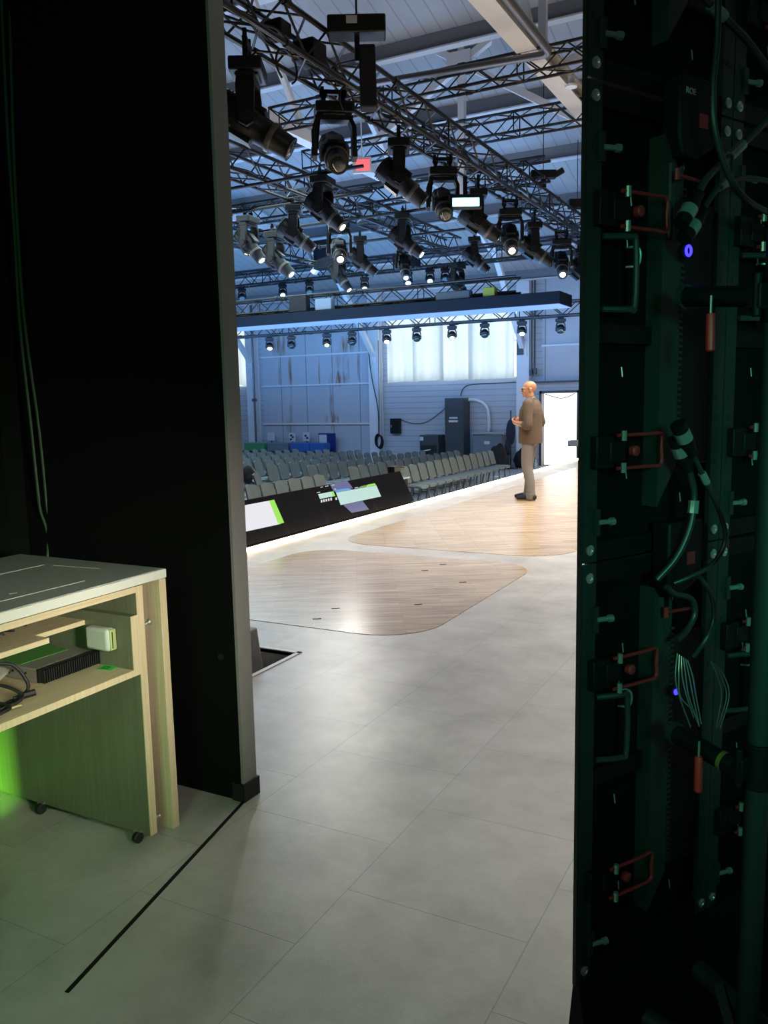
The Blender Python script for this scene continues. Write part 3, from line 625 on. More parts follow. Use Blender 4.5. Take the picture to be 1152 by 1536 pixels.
# ---------------------------------------------------------------- moving lights
def rot_to(d):
    """matrix turning +z to direction d"""
    return Vector(d).normalized().to_track_quat('Z', 'Y').to_matrix().to_4x4()
def moving_head(p, az, el, label, s=1.0, lens='lens', group=None, wash=False, reach=0.0):
    """fixture hung from point p; its beam points to azimuth az (degrees from +x) and el degrees below level"""
    t = thing('moving_head_light' if not wash else 'wash_light', label, 'stage light', p, R(az), group)
    mm = MB()
    for sy in (-0.11, 0.11):
        mm.box((0, sy * s, -0.035 * s + 0.01), (0.05 * s, 0.05 * s, 0.11 * s)); mm.tube([(0, sy * s + 0.035 * s * cos(a), 0.03 * s + 0.04 * s * sin(a)) for a in [R(-60 + 30 * i) for i in range(11)]], 0.012 * s, 6)
    mm.box((0, 0, -0.05 * s), (0.04, 0.26 * s, 0.03))
    if reach > 0.05: mm.box((0, 0, reach / 2), (0.05, 0.3 * s, 0.05)); mm.box((0, 0.12 * s, reach / 2), (0.04, 0.04, reach)); mm.box((0, -0.12 * s, reach / 2), (0.04, 0.04, reach))
    mm.build('clamp', M['fixture'], t)
    MB().box((0, 0, -0.135 * s), (0.30 * s, 0.42 * s, 0.12 * s)).box((0, 0, -0.2 * s), (0.22 * s, 0.26 * s, 0.03 * s)).build('base', M['fixture'], t, bevel=0.025 * s)
    hz = -0.60 * s if not wash else -0.48 * s; w = 0.25 * s if not wash else 0.2 * s
    mm = MB(); mm.box((0, 0, -0.235 * s), (0.16 * s, 2 * w * 0.86, 0.05 * s))
    for k in (-1, 1):
        mm.prism([(-0.075 * s, k * w * 0.8, -0.215 * s), (0.075 * s, k * w * 0.8, -0.215 * s), (0.085 * s, k * w, -0.33 * s), (0.07 * s, k * w, hz - 0.05 * s), (0, k * w, hz - 0.09 * s), (-0.07 * s, k * w, hz - 0.05 * s), (-0.085 * s, k * w, -0.33 * s)], (0, -k * 0.05 * s, 0))
        mm.lathe([(0.06 * s, -0.01 * s), (0.06 * s, 0.012 * s)], Matrix.Translation((0, k * w, hz)) @ Matrix.Rotation(R(90), 4, 'X'), 14)
    mm.build('yoke', M['fixture'], t)
    e = R(el); d = Vector((cos(e), 0, -sin(e))); mx = Matrix.Translation((0, 0, hz)) @ rot_to(d)
    if wash:
        prof = [(0.07, -0.17), (0.13, -0.14), (0.165, -0.04), (0.165, 0.06), (0.15, 0.11), (0.152, 0.13)]; lr, lz, fr = 0.138, 0.135, (0.157, 0.05, 0.09)
    else:
        prof = [(0.09, -0.34), (0.13, -0.33), (0.158, -0.26), (0.162, -0.06), (0.15, 0.05), (0.132, 0.09), (0.126, 0.2), (0.134, 0.215), (0.134, 0.255), (0.118, 0.275), (0.108, 0.42), (0.112, 0.425), (0.112, 0.44)]; lr, lz, fr = 0.094, 0.433, (0.136, 0.21, 0.262)
    prof = [(a * s, b * s) for a, b in prof]
    mm = MB(); mm.lathe(prof, mx, 22)
    if not wash:
        m3 = mx.to_3x3()
        for k in range(7): mm.lathe([(0.15 * s, (-0.31 + 0.03 * k) * s), (0.172 * s, (-0.308 + 0.03 * k) * s), (0.172 * s, (-0.298 + 0.03 * k) * s), (0.15 * s, (-0.296 + 0.03 * k) * s)], mx, 8)
        for k in (-1, 1): mm.box(mx @ Vector((0, k * 0.155 * s, -0.02 * s)), (0.17 * s, 0.04 * s, 0.22 * s), m3)
        mm.box(mx @ Vector((0.14 * s, 0, -0.05 * s)), (0.05 * s, 0.16 * s, 0.2 * s), m3); mm.box(mx @ Vector((-0.14 * s, 0, -0.05 * s)), (0.05 * s, 0.16 * s, 0.2 * s), m3)
    hd = mm.build('head', M['fixture'], t)
    MB().lathe([(fr[0] * s, fr[1] * s), (fr[0] * s + 0.004, fr[1] * s + 0.01), (fr[0] * s + 0.004, fr[2] * s - 0.01), (fr[0] * s, fr[2] * s)], mx, 22).build('focus_ring', M['fixture_grey'], hd)
    lo = MB().lathe([(lr * s, lz * s), (lr * s * 0.8, lz * s + 0.012 * s), (lr * s * 0.3, lz * s + 0.02 * s)], mx, 20).build('lens', M['lens'], hd)
    gr = 0.82 if wash else 0.66
    if lens != 'lens': MB().lathe([(lr * s * gr, lz * s + 0.011 * s), (lr * s * gr * 0.9, lz * s + 0.022 * s), (lr * s * 0.2, lz * s + 0.026 * s)], mx, 20).build('lamp_glow', M[lens], hd)['label'] = 'glowing centre of the lens'
    return t
CAMAZ = lambda p: math.degrees(math.atan2(-p[1], -p[0]))
# image right / image left azimuths in the hall
IR = 28.0
N_ = 'long lip truss'
def on_long(px, py): q = at(px, py, 'x', -5.32); return Vector((-5.32, q.y, q.z + 0.16))
specs = [
    (372, 108, IR, 32, 'lens', 1.05, 'black moving light nearest the viewer on the %s, tilted to the right' % N_),
    (500, 168, 'c', 30, 'lens', 1.0, 'black moving light on the %s, second from the viewer, dark lens facing out' % N_),
    (598, 222, IR, 40, 'lens', 0.95, 'dark moving light on the %s, third from the viewer, tipped right' % N_),
    (664, 262, 'c', 32, 'lens', 0.95, 'black moving light on the %s with unlit lens beside the cyan strobe' % N_),
    (716, 294, IR, 35, 'lens', 0.95, 'black moving light hanging under the cyan strobe, tipped to the right'),
    (765, 322, 'c', 38, 'lens_white', 0.95, 'nearer of two lit moving lights by the right end of the %s' % N_),
    (800, 342, IR, 35, 'lens', 0.95, 'dark moving light between the two lit ones on the %s' % N_),
    (842, 366, 'c', 38, 'lens_white', 0.95, 'further of two lit moving lights by the right end of the %s' % N_),
    (869, 380, IR, 40, 'lens', 0.95, 'moving light cut by the screen wall at the far end of the %s' % N_)]
for px, py, az, el, ln, s, lab in specs:
    p = on_long(px, py); moving_head(p, CAMAZ(p) + 6 if az == 'c' else az, el, lab, s * 1.05, ln, reach=5.19 - p.z)
def hung(px, py, z=5.12, y=None):
    return at(px, py, 'z', z) if y is None else Vector((at(px, py, 'y', y).x, y, z))
sp2 = [
    (484, 264, 11.95, 5.14, IR - 20, 42, 'lens_white', 0.95, 'moving light with lit lens high on the nearest lighting pipe, above the round bright one'),
    (440, 298, 13.35, 5.12, IR, 38, 'lens', 0.95, 'dark moving light tipped right on the second pipe, between two lit ones'),
    (372, 326, 13.6, 5.10, IR - 25, 50, 'lens_white', 0.95, 'moving light with lit lens closest to the black wall flat'),
    (412, 342, 15.1, 5.10, IR - 20, 42, 'lens_white', 1.05, 'long moving light with wide lit lens, second from the black wall flat'),
    (508, 330, 15.1, 5.10, 'c', 30, 'lens_white', 1.0, 'moving light with the most dazzling round lens, facing the viewer'),
    (540, 352, 16.6, 5.12, IR, 40, 'lens', 0.95, 'dark moving light right of the most dazzling one, tipped right'),
    (508, 368, 18.2, 5.12, IR - 20, 55, 'lens_white', 0.95, 'moving light with a small lit lens right below the most dazzling one'),
    (606, 322, 15.1, 5.12, IR - 15, 38, 'lens_white', 0.95, 'moving light with lit lens in the middle, below the far side of the long truss'),
    (606, 368, 18.2, 5.1, 'c', 50, 'lens_white', 0.85, 'moving light with small lit lens low in the middle of the rig'),
    (712, 362, 17.4, 5.1, IR - 10, 42, 'lens', 0.85, 'dark moving light under the furthest pipe, right of centre'),
    (686, 400, 21.3, 5.0, IR - 40, 50, 'lens_white', 0.95, 'moving light with lit lens hanging low above the header, right of centre')]
bright = None
for px, py, y, z, az, el, ln, s, lab in sp2:
    q = at(px, py, 'y', y); p = Vector((q.x, y, q.z)) if abs(q.z - z) < 0.25 else Vector((at(px, py, 'z', z).x, at(px, py, 'z', z).y, z))
    p.z = min(p.z + 0.14, 5.17)
    moving_head(p, CAMAZ(p) + (8 if px != 508 else 2) if az == 'c' else az, el, lab, s * 1.03, ln, reach=max(0, 5.2 - p.z))
    if lab.startswith('moving light with the most'): bright = p.copy()
# cyan strobe bar
q = at(698, 303, 'x', -4.9); t = thing('strobe_light', 'black strobe bar glowing cyan under the long truss', 'stage light', (q.x, q.y, q.z), R(28))
MB().box((0, 0, 0), (0.5, 0.16, 0.2)).build('body', M['fixture'], t, bevel=0.02); MB().box((0, -0.085, -0.02), (0.4, 0.012, 0.12)).build('tube', M['cyan'], t, bevel=0.004)
MB().box((0, 0.02, 0.2), (0.06, 0.06, 0.34)).build('bracket', M['fixture'], t)
# yellowish par can low at the left
q = at(372, 375, 'y', 17.5); t = thing('par_light', 'round lamp with pale yellow face beside the black wall flat', 'stage light', q)
mx = rot_to((0.35, -0.85, -0.35)); MB().lathe([(0.07, -0.3), (0.13, -0.24), (0.15, 0.0), (0.15, 0.02)], mx, 20).build('can', M['fixture'], t); MB().lathe([(0.13, 0.02), (0.09, 0.035)], mx, 20).build('lens', M['lens_warm'], t)
MB().tube([(-0.16, 0, 0), (-0.16, 0, 0.25), (0, 0, 0.3), (0.16, 0, 0.25), (0.16, 0, 0)], 0.012).tube([(0, 0, 0.3), (0, 0, 5.2 - q.z)], 0.02).build('yoke', M['fixture'], t)
# small lamps under the rear trusses
def small(px, py, y, ln, lab, s=0.62, el=48, daz=0):
    q = at(px, py, 'y', y); zb = 5.12 if y < 22 else 3.63; p = Vector((q.x, y, min(q.z + 0.42 * s, zb))); return moving_head(p, CAMAZ(p) + daz, el, lab, s, ln, None, True, reach=zb - p.z)
rear = [(363, 437, 'lens'), (424, 434, 'lens_cool'), (464, 424, 'lens'), (547, 428, 'lens_warm'), (612, 405, 'lens_white'), (645, 416, 'lens_cool'), (668, 415, 'lens')]
state = {'lens': 'unlit', 'lens_cool': 'pale blue lit', 'lens_warm': 'yellow lit', 'lens_white': 'white lit'}
for k, (px, py, ln) in enumerate(rear):
    small(px, py, 21.6, ln, 'small %s lamp under the high cross truss, %s from its left end' % (state[ln], WORD[k]))
low = [(404, 507, 'lens_white'), (437, 506, 'lens'), (490, 505, 'lens_warm'), (528, 501, 'lens'), (580, 499, 'lens_white'), (625, 494, 'lens'), (678, 492, 'lens_warm'), (727, 488, 'lens_cool'), (783, 488, 'lens_cool'), (841, 480, 'lens_warm')]
for k, (px, py, ln) in enumerate(low):
    small(px, py, 22.4, ln if k not in (7, 9) else 'lens', 'small %s lamp in the row under the header, %s from the left' % (state[ln if k not in (7, 9) else 'lens'], WORD[k]), 0.66, 55)
# luminous header
x0 = -19.8; xr = -5.45
t = thing('luminous_header', 'long dark header beam with a glowing blue white underside hung across the hall', 'light', (x0, 19, 3.615))
MB().span((0, 0, 0), (xr - x0, 1.05, 0.28)).build('body', M['header_body'], t, smooth=False)
MB().span((0.02, 0.02, -0.012), (xr - x0 - 0.02, 1.03, -0.001)).build('light_panel', M['header_panel'], t, smooth=False)['label'] = 'glowing underside panel'
for k in range(4): MB().tube([(2 + 3.4 * k, 0.5, 0.28), (2 + 3.4 * k, 0.5, 0.4)], 0.03).build('hanger', M['fixture'], t)
for px, py, w, h, mt, lab in ((452, 462, 0.55, 0.45, 'fixture', 'black box standing on the header, left one'), (490, 460, 0.5, 0.3, 'grey_cabinet', 'low grey box on the header near its left half'), (737, 442, 0.3, 0.22, 'yellow', 'yellow green case sitting on the header'), (683, 441, 0.9, 0.2, 'grey_metal', 'flat grey case on the header right of its middle')):
    q = at(px, py, 'y', 19.25); o = MB().box((q.x, 19.17, 3.9 + h / 2), (w, 0.22, h)).build('equipment_case', M[mt], bevel=0.02); tag(o, lab, 'case')
# chain hoists, bags and hanging instruments above the long truss
def hoist(px, py, x, lab, w=0.64, boxh=0.19, bag=True):
    q = at(px, py, 'x', x); t = thing('chain_hoist', lab, 'hoist', q, R(28))
    MB().box((0, 0, 0), (w, 0.28, boxh)).build('motor', M['fixture'], t, bevel=0.02)
    MB().box((-0.05, -0.145, 0.03), (0.12, 0.006, 0.08)).build('label_plate', M['label_white'], t, smooth=False)
    top = roof_z(q.y) - q.z - 0.3
    MB().tube([(0, 0, boxh / 2), (0, 0, top)], 0.012, 6).build('chain', M['truss'], t)
    MB().tube([(0, 0, -boxh / 2), (0, 0, -0.35)], 0.03, 8).build('hook', M['truss'], t)
    if bag: MB().prism([(0.02, -0.1, -0.2), (0.2, -0.1, -0.2), (0.21, -0.08, -0.85), (0.02, -0.08, -0.85)], (0, 0.2, 0)).build('chain_bag', M['black_cloth'], t, bevel=0.02)
hoist(535, 42, -4.75, 'black chain hoist with white label hanging above the near part of the long truss')
q = at(815, 262, 'x', -5.1); t = thing('hanging_camera', 'small black camera hung on a thin wire above the long truss', 'camera', q, R(28))
MB().box((0, 0, 0), (0.5, 0.16, 0.16)).build('body', M['fixture'], t, bevel=0.02); MB().lathe([(0.06, 0), (0.06, 0.16)], Matrix.Translation((0.25, 0, 0)) @ Matrix.Rotation(R(60), 4, 'Y'), 14).build('lens', M['fixture'], t)
MB().tube([(0, 0, 0.08), (0, 0, roof_z(q.y) - q.z - 0.3)], 0.008, 6).build('wire', M['fixture'], t); MB().box((0, 0, -0.15), (0.1, 0.1, 0.2)).build('bracket', M['fixture'], t)
q = at(866, 306, 'x', -5.1); t = thing('hanging_camera', 'small black unit at the far end of the long truss beside the screen wall', 'camera', q, R(28))
MB().box((0, 0, 0), (0.4, 0.2, 0.2)).build('body', M['fixture'], t, bevel=0.02); MB().tube([(0, 0, 0.1), (0, 0, roof_z(q.y) - q.z - 0.3)], 0.008, 6).build('wire', M['fixture'], t)
q = at(543, 248, 'x', -8.0); t = thing('exit_sign', 'red glowing exit sign in a pale housing under the roof', 'sign', q, R(20))
MB().box((0, 0, 0), (0.36, 0.06, 0.30)).build('housing', M['sign_white'], t, bevel=0.01); MB().box((0.02, -0.034, 0), (0.26, 0.008, 0.2)).build('face', M['red_sign'], t, smooth=False)
MB().tube([(0, 0, 0.15), (0, 0, roof_z(q.y) - q.z - 0.3)], 0.012, 6).build('stem', M['white_steel'], t)
for px, py, w, h, y, lab in ((492, 382, 0.75, 0.75, 19.5, 'square black box hung behind the lights left of centre'), (610, 392, 0.7, 0.35, 20.5, 'flat black box hung in the middle of the rig')):
    q = at(px, py, 'y', y); t = thing('rigging_box', lab, 'case', q); MB().box((0, 0, 0), (w, 0.3, h)).build('body', M['header_body'], t, bevel=0.02); MB().tube([(0, 0, h / 2), (0, 0, roof_z(y) - q.z - 0.3)], 0.015, 6).build('chain', M['truss'], t)
for px, py, w, h, x, lab in ((462, 30, 0.3, 0.22, -5.35, 'black dimmer box riding inside the near end of the long truss'), (412, 45, 0.22, 0.16, -5.35, 'small black box inside the near end of the long truss')):
    q = at(px, py, 'x', x); o = MB().box((x, q.y, 5.42), (0.3, w, h)).build('dimmer_box', M['fixture'], bevel=0.02); tag(o, lab, 'case')
# loom cables lying along the trusses
rnd = random.Random(4)
def loom(x, y0, y1, z, lab, n=3):
    t = thing('cable_loom', lab, 'cable', (x, y0, z))
    for k in range(n):
        pts = []; y = 0
        while y < y1 - y0:
            pts.append((rnd.uniform(-0.13, 0.13), y, rnd.uniform(-0.02, 0.07))); y += 0.45
        MB().tube(smooth_path(pts, 4), 0.014, 6).build('cable', M['rubber'], t)
    mm = MB()
loom(-5.32, 4.5, 21, 5.27, 'loose black cables lying inside the long truss over the stage lip', 6)
loom(-8.7, 8.2, 20, 5.27, 'loose black cables lying inside the second truss over the seating', 4)
for k, (px, py, y, r) in enumerate(((430, 100, 7.9, 0.16), (520, 152, 9.3, 0.14))):
    q = at(px, py, 'x', -5.15); mm = MB(); mm.tube(smooth_path([q + Vector((0, r * 1.2 * sin(a), r * cos(a))) for a in [R(-150 + 30 * i) for i in range(11)]], 4), 0.012, 6)
    o = mm.build('cable_loop', M['rubber']); tag(o, ('nearest' if k == 0 else 'second nearest') + ' loose cable loop drooping from the long truss', 'cable')

# ================================================================ confidence monitors along the lip
PB, PT = Vector((-5.3, 0, 0.02)), Vector((-5.53, 0, 0.455))
def on_panel(px, py):
    d = ray(px, py); n = Vector((PT.z - PB.z, 0, PB.x - PT.x)); k = (PB - O).dot(n) / d.dot(n); return O + d * k
pn = Vector((PT.z - PB.z, 0, PB.x - PT.x)).normalized()
if pn.x < 0: pn = -pn
bounds = [5.3, 6.42, 7.67, 8.52, 9.78, 10.93]
mlab = ['sloping black monitor mostly hidden by the black wall flat', 'sloping monitor showing a white picture with a lime green edge', 'blank black sloping monitor between the two lit screens', 'sloping monitor showing a pale mint presenter screen with blue stripes', 'blank black sloping monitor at the far end of the row']
mons = []
for k in range(5):
    y0, y1 = bounds[k] + 0.004, bounds[k + 1] - 0.004
    t = thing('confidence_monitor', mlab[k], 'monitor', (-5.4, (y0 + y1) / 2, -0.8)); mons.append(t); hw = (y1 - y0) / 2
    a, b = PB - Vector((-5.4, 0, -0.8)), PT - Vector((-5.4, 0, -0.8))
    MB().prism([a + Vector((0, -hw, 0)), b + Vector((0, -hw, 0)), b + Vector((-0.06, -hw, -0.02)), a + Vector((-0.06, -hw, -0.02))], (0, 2 * hw, 0)).build('case', M['monitor_case'], t, smooth=False)
    MB().prism([a + Vector((-0.005, -hw + 0.02, 0)) + pn * 0.001, a + (b - a) * 0.97 + Vector((-0.005, -hw + 0.02, 0)) + pn * 0.001, a + (b - a) * 0.97 + Vector((-0.005, hw - 0.02, 0)) + pn * 0.001, a + Vector((-0.005, hw - 0.02, 0)) + pn * 0.001], pn * 0.004).build('screen', M['screen_black'], t, smooth=False)
    mm = MB()
    for sy in (-hw + 0.12, hw - 0.12):
        mm.bar((-0.02, sy, 0.0), (0.05, sy, 0.8), 0.06, 0.06); mm.bar((-0.35, sy, 0.02), (0.1, sy, 0.02), 0.06, 0.04); mm.bar((-0.3, sy, 0.03), (-0.17, sy, 1.1), 0.05, 0.05)
    mm.build('stand', M['monitor_case'], t, smooth=False)
    MB().prism([a + Vector((0.02, -hw, -0.02)), a + Vector((0.1, -hw, -0.14)), a + Vector((-0.1, -hw, -0.14)), a + Vector((-0.06, -hw, -0.02))], (0, 2 * hw, 0)).build('plinth', M['monitor_foot'], t, smooth=False)
def picture(t, name, pts, mt, lift):
    pp = [on_panel(*p) + pn * lift - t.location for p in pts]
    return MB().prism(pp, pn * 0.0012).build(name, M[mt], t, smooth=False)
t = mons[1]
picture(t, 'picture', [(352, 761), (405, 751), (419.5, 786.5), (353, 801)], 'img_white', 0.0065)
picture(t, 'green_edge', [(403, 751.4), (410.5, 749.9), (425.5, 784.3), (417, 787)], 'img_green', 0.0068)
t = mons[3]
picture(t, 'picture', [(503.4, 739.3), (563.9, 728.5), (571.1, 745), (510.4, 758)], 'img_mint', 0.0065)
picture(t, 'green_bar', [(541, 729.5), (561.5, 725.2), (563.5, 728.2), (534, 733.8)], 'img_dgreen', 0.0066)
picture(t, 'green_bar', [(551, 727.2), (561.5, 725.2), (563.5, 728.2), (548, 731)], 'img_green', 0.0069)
picture(t, 'sky_bar', [(501, 735.6), (521, 732.6), (528, 734.6), (503.2, 739)], 'img_sky', 0.0066)
picture(t, 'blue_stripe', [(494, 727), (520, 721.2), (529, 732.4), (500, 737.6)], 'img_blue', 0.0064)
picture(t, 'blue_stripe', [(514, 757.6), (543, 751.5), (553, 764.5), (527, 769.6)], 'img_blue', 0.0064)
picture(t, 'thumbnail', [(476.5, 741.7), (499.4, 737.2), (502.3, 744.3), (479.2, 748.8)], 'img_mint', 0.0066)
picture(t, 'thumbnail_edge', [(496.5, 737.9), (499.4, 737.2), (502.3, 744.3), (498.5, 745.1)], 'img_green', 0.0069)
mm = MB()
for px, py, w, h in ((482, 731, 4, 0.9), (489.5, 729.6, 5, 0.9), (499, 728, 4, 1), (502, 734, 3, 1), (534, 731.9, 5, 1), (477, 739, 5, 0.8)):
    pp = [on_panel(px + i * w / 2, py - i * w * 0.1 + j * h / 2) + pn * 0.0072 - t.location for i, j in ((-1, -1), (1, -1), (1, 1), (-1, 1))]; mm.prism(pp, pn * 0.0008)
for k in range(5):
    px, py = 481.5 + 3.6 * k, 752.2 - 0.75 * k
    pp = [on_panel(px + i * 1.1, py + j * 1.7) + pn * 0.0072 - t.location for i, j in ((-1, -1), (1, -1.3), (1.3, 1), (-0.7, 1.2))]; mm.prism(pp, pn * 0.0008)
pp = [on_panel(503.5 + i * 1.2, 748.5 + j * 1.6) + pn * 0.0072 - t.location for i, j in ((-1, -1), (1, -1.3), (1.3, 1), (-0.7, 1.2))]; mm.prism(pp, pn * 0.0008)
mm.build('small_print', M['img_text'], t, smooth=False)['label'] = 'tiny white text and icons'
# side desk with a small camera at the end of the row
t = thing('camera_table', 'slim black table with pale top at the far end of the monitor row', 'table', (-5.72, 11.12, -0.8))
MB().span((-0.2, -0.13, 0.0), (0.16, 0.13, 1.12)).build('body', M['monitor_case'], t); MB().span((-0.22, -0.16, 1.12), (0.18, 0.16, 1.14)).build('tabletop', M['grey_cabinet'], t)
t = thing('small_camera', 'small black camera on the pale topped table', 'camera', (-5.72, 11.12, 0.34))
MB().box((0, 0, 0.12), (0.12, 0.22, 0.1)).tube([(0, 0.1, 0.14), (0.02, 0.26, 0.12)], 0.03).build('body', M['fixture'], t, bevel=0.01); MB().tube([(0, 0, 0), (0, 0, 0.1)], 0.02).tube([(-0.08, 0, 0.01), (0.08, 0, 0.01)], 0.015).build('stand', M['fixture'], t)

# ================================================================ chairs
def make_chair():
    t = thing('stacking_chair', '', 'chair', (0, 0, 0))
    n = 7; vs = []; fs = []
    def slab(P, th, nx, ny):
        """closed cushion from a grid P[i][j] pushed th along local normals"""
        mm = MB(); A = [P(i / nx, j / ny) for i in range(nx + 1) for j in range(ny + 1)]; B = [P(i / nx, j / ny, th) for i in range(nx + 1) for j in range(ny + 1)]
        q = ny + 1; F = []; K = len(A)
        for i in range(nx):
            for j in range(ny):
                a = i * q + j; F += [(a, a + 1, a + q + 1, a + q), (K + a, K + a + q, K + a + q + 1, K + a + 1)]
        ring = [i * q for i in range(nx + 1)] + [nx * q + j for j in range(1, ny + 1)] + [i * q + ny for i in range(nx - 1, -1, -1)] + [j for j in range(ny - 1, 0, -1)]
        for k in range(len(ring)):
            a, b = ring[k], ring[(k + 1) % len(ring)]; F.append((a, b, K + b, K + a))
        return mm.add(A + B, F)
    def back(u, v, th=0.0):
        y = (u - 0.5) * 0.43; e = abs(u - 0.5) * 2; z = 0.47 + v * 0.39
        cut = 0.035 * max(0, (v - 0.8) / 0.2) ** 2 * e ** 2 + 0.02 * max(0, (0.2 - v) / 0.2) ** 2 * e ** 2
        z -= cut if v > 0.5 else -cut
        if v > 0.8 or v < 0.2: y *= 1 - 0.06 * (max(0, (v - 0.8) / 0.2) ** 2 + max(0, (0.2 - v) / 0.2) ** 2)
        x = -0.17 - 0.11 * v - 0.03 * (1 - e * e) - th * (1 - 0.6 * e ** 6) * (1 - 0.6 * abs(2 * v - 1) ** 6)
        return (x, y, z)
    def seat(u, v, th=0.0):
        y = (u - 0.5) * 0.46; e = abs(u - 0.5) * 2; f = abs(v - 0.5) * 2
        y *= 1 - 0.10 * max(0, (v - 0.75) / 0.25) ** 2
        return (-0.19 + v * 0.43, y, 0.45 - 0.02 * max(0, v - 0.8) * 5 - th * (1 - 0.4 * e ** 6))
    slab(back, 0.05, 8, 8).build('backrest', M['chair_fabric'], t); slab(seat, 0.055, 8, 8).build('seat', M['chair_fabric'], t)
    for s in (-1, 1):
        y = 0.235 * s
        MB().tube([(-0.285, y * 0.93, 0.83), (-0.2, y * 0.96, 0.5), (-0.17, y, 0.41), (0.19, y, 0.41), (0.215, y, 0.38), (0.235, y, 0.03), (0.21, y, 0.011), (-0.24, y, 0.011), (-0.265, y, 0.03), (-0.19, y * 0.98, 0.40)], 0.011, 6).build('leg', M['chair_metal'], t)
    MB().tube([(0.16, -0.235, 0.40), (0.16, 0.235, 0.40)], 0.01, 6).tube([(-0.14, -0.235, 0.40), (-0.14, 0.235, 0.40)], 0.01, 6).build('cross_rail', M['chair_metal'], t)
    return t
proto = make_chair(); first = True
rows = {
 'front left row behind the monitors': [(375.6, 727), (399.6, 725), (419.4, 720.3), (438.6, 717.7), (457.4, 715), (477.7, 712)],
 'row nearest the stage at the right': [(607.5, 698.4), (620.5, 696.4), (632.5, 694.3), (643.4, 692.2), (654.4, 690), (665.3, 687.7), (676.8, 686), (687, 684), (697, 682.5), (708.5, 680.4), (718, 678.5), (728, 677), (737, 675.6)],
 'right hand row second from the stage': [(526, 699.5), (542.8, 697), (557.4, 695.3), (572, 693.2), (586, 691.2), (598, 689), (611, 687.3), (622.6, 685.4), (633.5, 683.5), (645, 681.8), (655.4, 680.2), (664.8, 678.6), (674, 677), (683.5, 675.4)],
 'left row behind the turned chair': [(404.8, 697.4), (422.5, 694.3), (440.2, 692.2), (455.8, 690), (470.9, 688.5), (486.5, 687), (500, 685.5)],
 'row starting at the front aisle gap': [(465.2, 697.4), (482.4, 695.3), (497.5, 693.2), (511.5, 692.0), (525, 690), (538.6, 688), (552.7, 686.3), (564.7, 685), (575.6, 683.3), (588.7, 681.8), (601, 679.7), (612.7, 678), (623, 676.5), (632.5, 675.5)],
 'fourth row back at the left': [(370.4, 693), (386, 691.4), (401, 689.5), (416.8, 687.5), (432, 686), (447, 684.2), (461.6, 682.5), (475, 681), (488, 679.7), (500, 678.3), (512.6, 677), (524, 675.5), (536, 674.5)],
 'middle row ending under the coiled cable': [(514.7, 683), (526, 681.8), (539, 680.4), (551, 678.6), (562.6, 677.4), (573.3, 676.4), (582.5, 675.5)],
 'third row from the back': [(367, 687), (382.4, 685.2), (397.5, 683.5), (411.6, 682), (426.7, 680.4), (440, 678.6), (452.7, 677.3), (466.8, 676), (477.3, 675), (487.6, 674.2)],
 'second row from the back': [(361, 681), (375.6, 679.4), (389.7, 678), (404.3, 676.6), (416.8, 675.5), (429.3, 674.8), (442.3, 673.4)],
 'last row before the wrapped boxes': [(369.4, 675), (382, 673.8), (394.9, 673.1)]}
CZ = -0.8
rnd = random.Random(11)
SEATS = []
def put_chair(x, y, rz, lab, w=1.0):
    global first
    c = proto if first else copy_tree(proto); first = False
    c.location = (x, y, CZ); c.rotation_euler = (0, 0, rz); c.scale = (1, w, 1); c['label'] = lab; c['group'] = 'grey stacking chairs for the audience'; SEATS.append((x, y))
for rn, lst in rows.items():
    pts = [at(px, py, 'z', CZ + 0.858) for px, py in lst]
    n = len(pts); mk = (n - 1) / 2; my = sum(p.y for p in pts) / n; mx_ = sum(p.x for p in pts) / n
    den = sum((k - mk) ** 2 for k in range(n))
    dy = sum((k - mk) * (p.y - my) for k, p in enumerate(pts)) / den; dx = sum((k - mk) * (p.x - mx_) for k, p in enumerate(pts)) / den
    for k in range(n):
        put_chair(mx_ + dx * (k - mk) + 0.28, my + dy * (k - mk), rnd.uniform(-0.02, 0.02) + (-0.10 if my + dy * (k - mk) < 16 else 0.0), 'grey stacking chair, %s from the left in the %s' % (WORD[k], rn), min(1.0, (dy - 0.045) / 0.47))
q = at(388, 709, 'z', CZ + 0.858); put_chair(q.x + 0.28, q.y, 0.35, 'grey padded stacking chair turned askew between the two front left rows')
# bag with a white tag on a chair by the pillar
q = at(372, 715, 'z', CZ + 0.62)
t = thing('backpack', 'black backpack with white tag leaning on a front chair beside the black wall flat', 'bag', (q.x, q.y, CZ + 0.46))
mm = MB(); mm.ball((0, 0, 0.2), (0.13, 0.17, 0.22)); mm.ball((0.06, -0.02, 0.13), (0.1, 0.13, 0.13)); mm.build('body', M['black_cloth'], t)
MB().prism([(0.15, -0.05, 0.06), (0.15, 0.05, 0.03), (0.13, 0.08, 0.2), (0.13, -0.01, 0.22)], (0.01, 0, 0)).build('tag', M['label_white'], t, smooth=False)
MB().tube(smooth_path([(0.12, 0.15, 0.02), (0.15, 0.17, 0.12), (0.1, 0.16, 0.24), (0, 0.12, 0.36)]), 0.03).build('strap', M['shoe_sole'], t)
# small things left lying
q = at(439, 712, 'z', CZ + 0.47); o = MB().lathe([(0.03, 0), (0.035, 0.02), (0.035, 0.14), (0.016, 0.19), (0.016, 0.21)], Matrix.Translation(q)).build('water_bottle', M['label_white']); tag(o, 'small white bottle left on a seat behind the front left row', 'bottle')
for px, py, lab in ((745, 715, 'white sheet on the floor under the nearer end chairs of the right block'), (756, 717, 'white sheet on the floor below the very end chair of the right block')):
    q = at(px, py, 'z', CZ); o = MB().box(q + Vector((0, 0, 0.004)), (0.22, 0.3, 0.006)).build('paper_sheet', M['label_white'], smooth=False); tag(o, lab, 'paper')

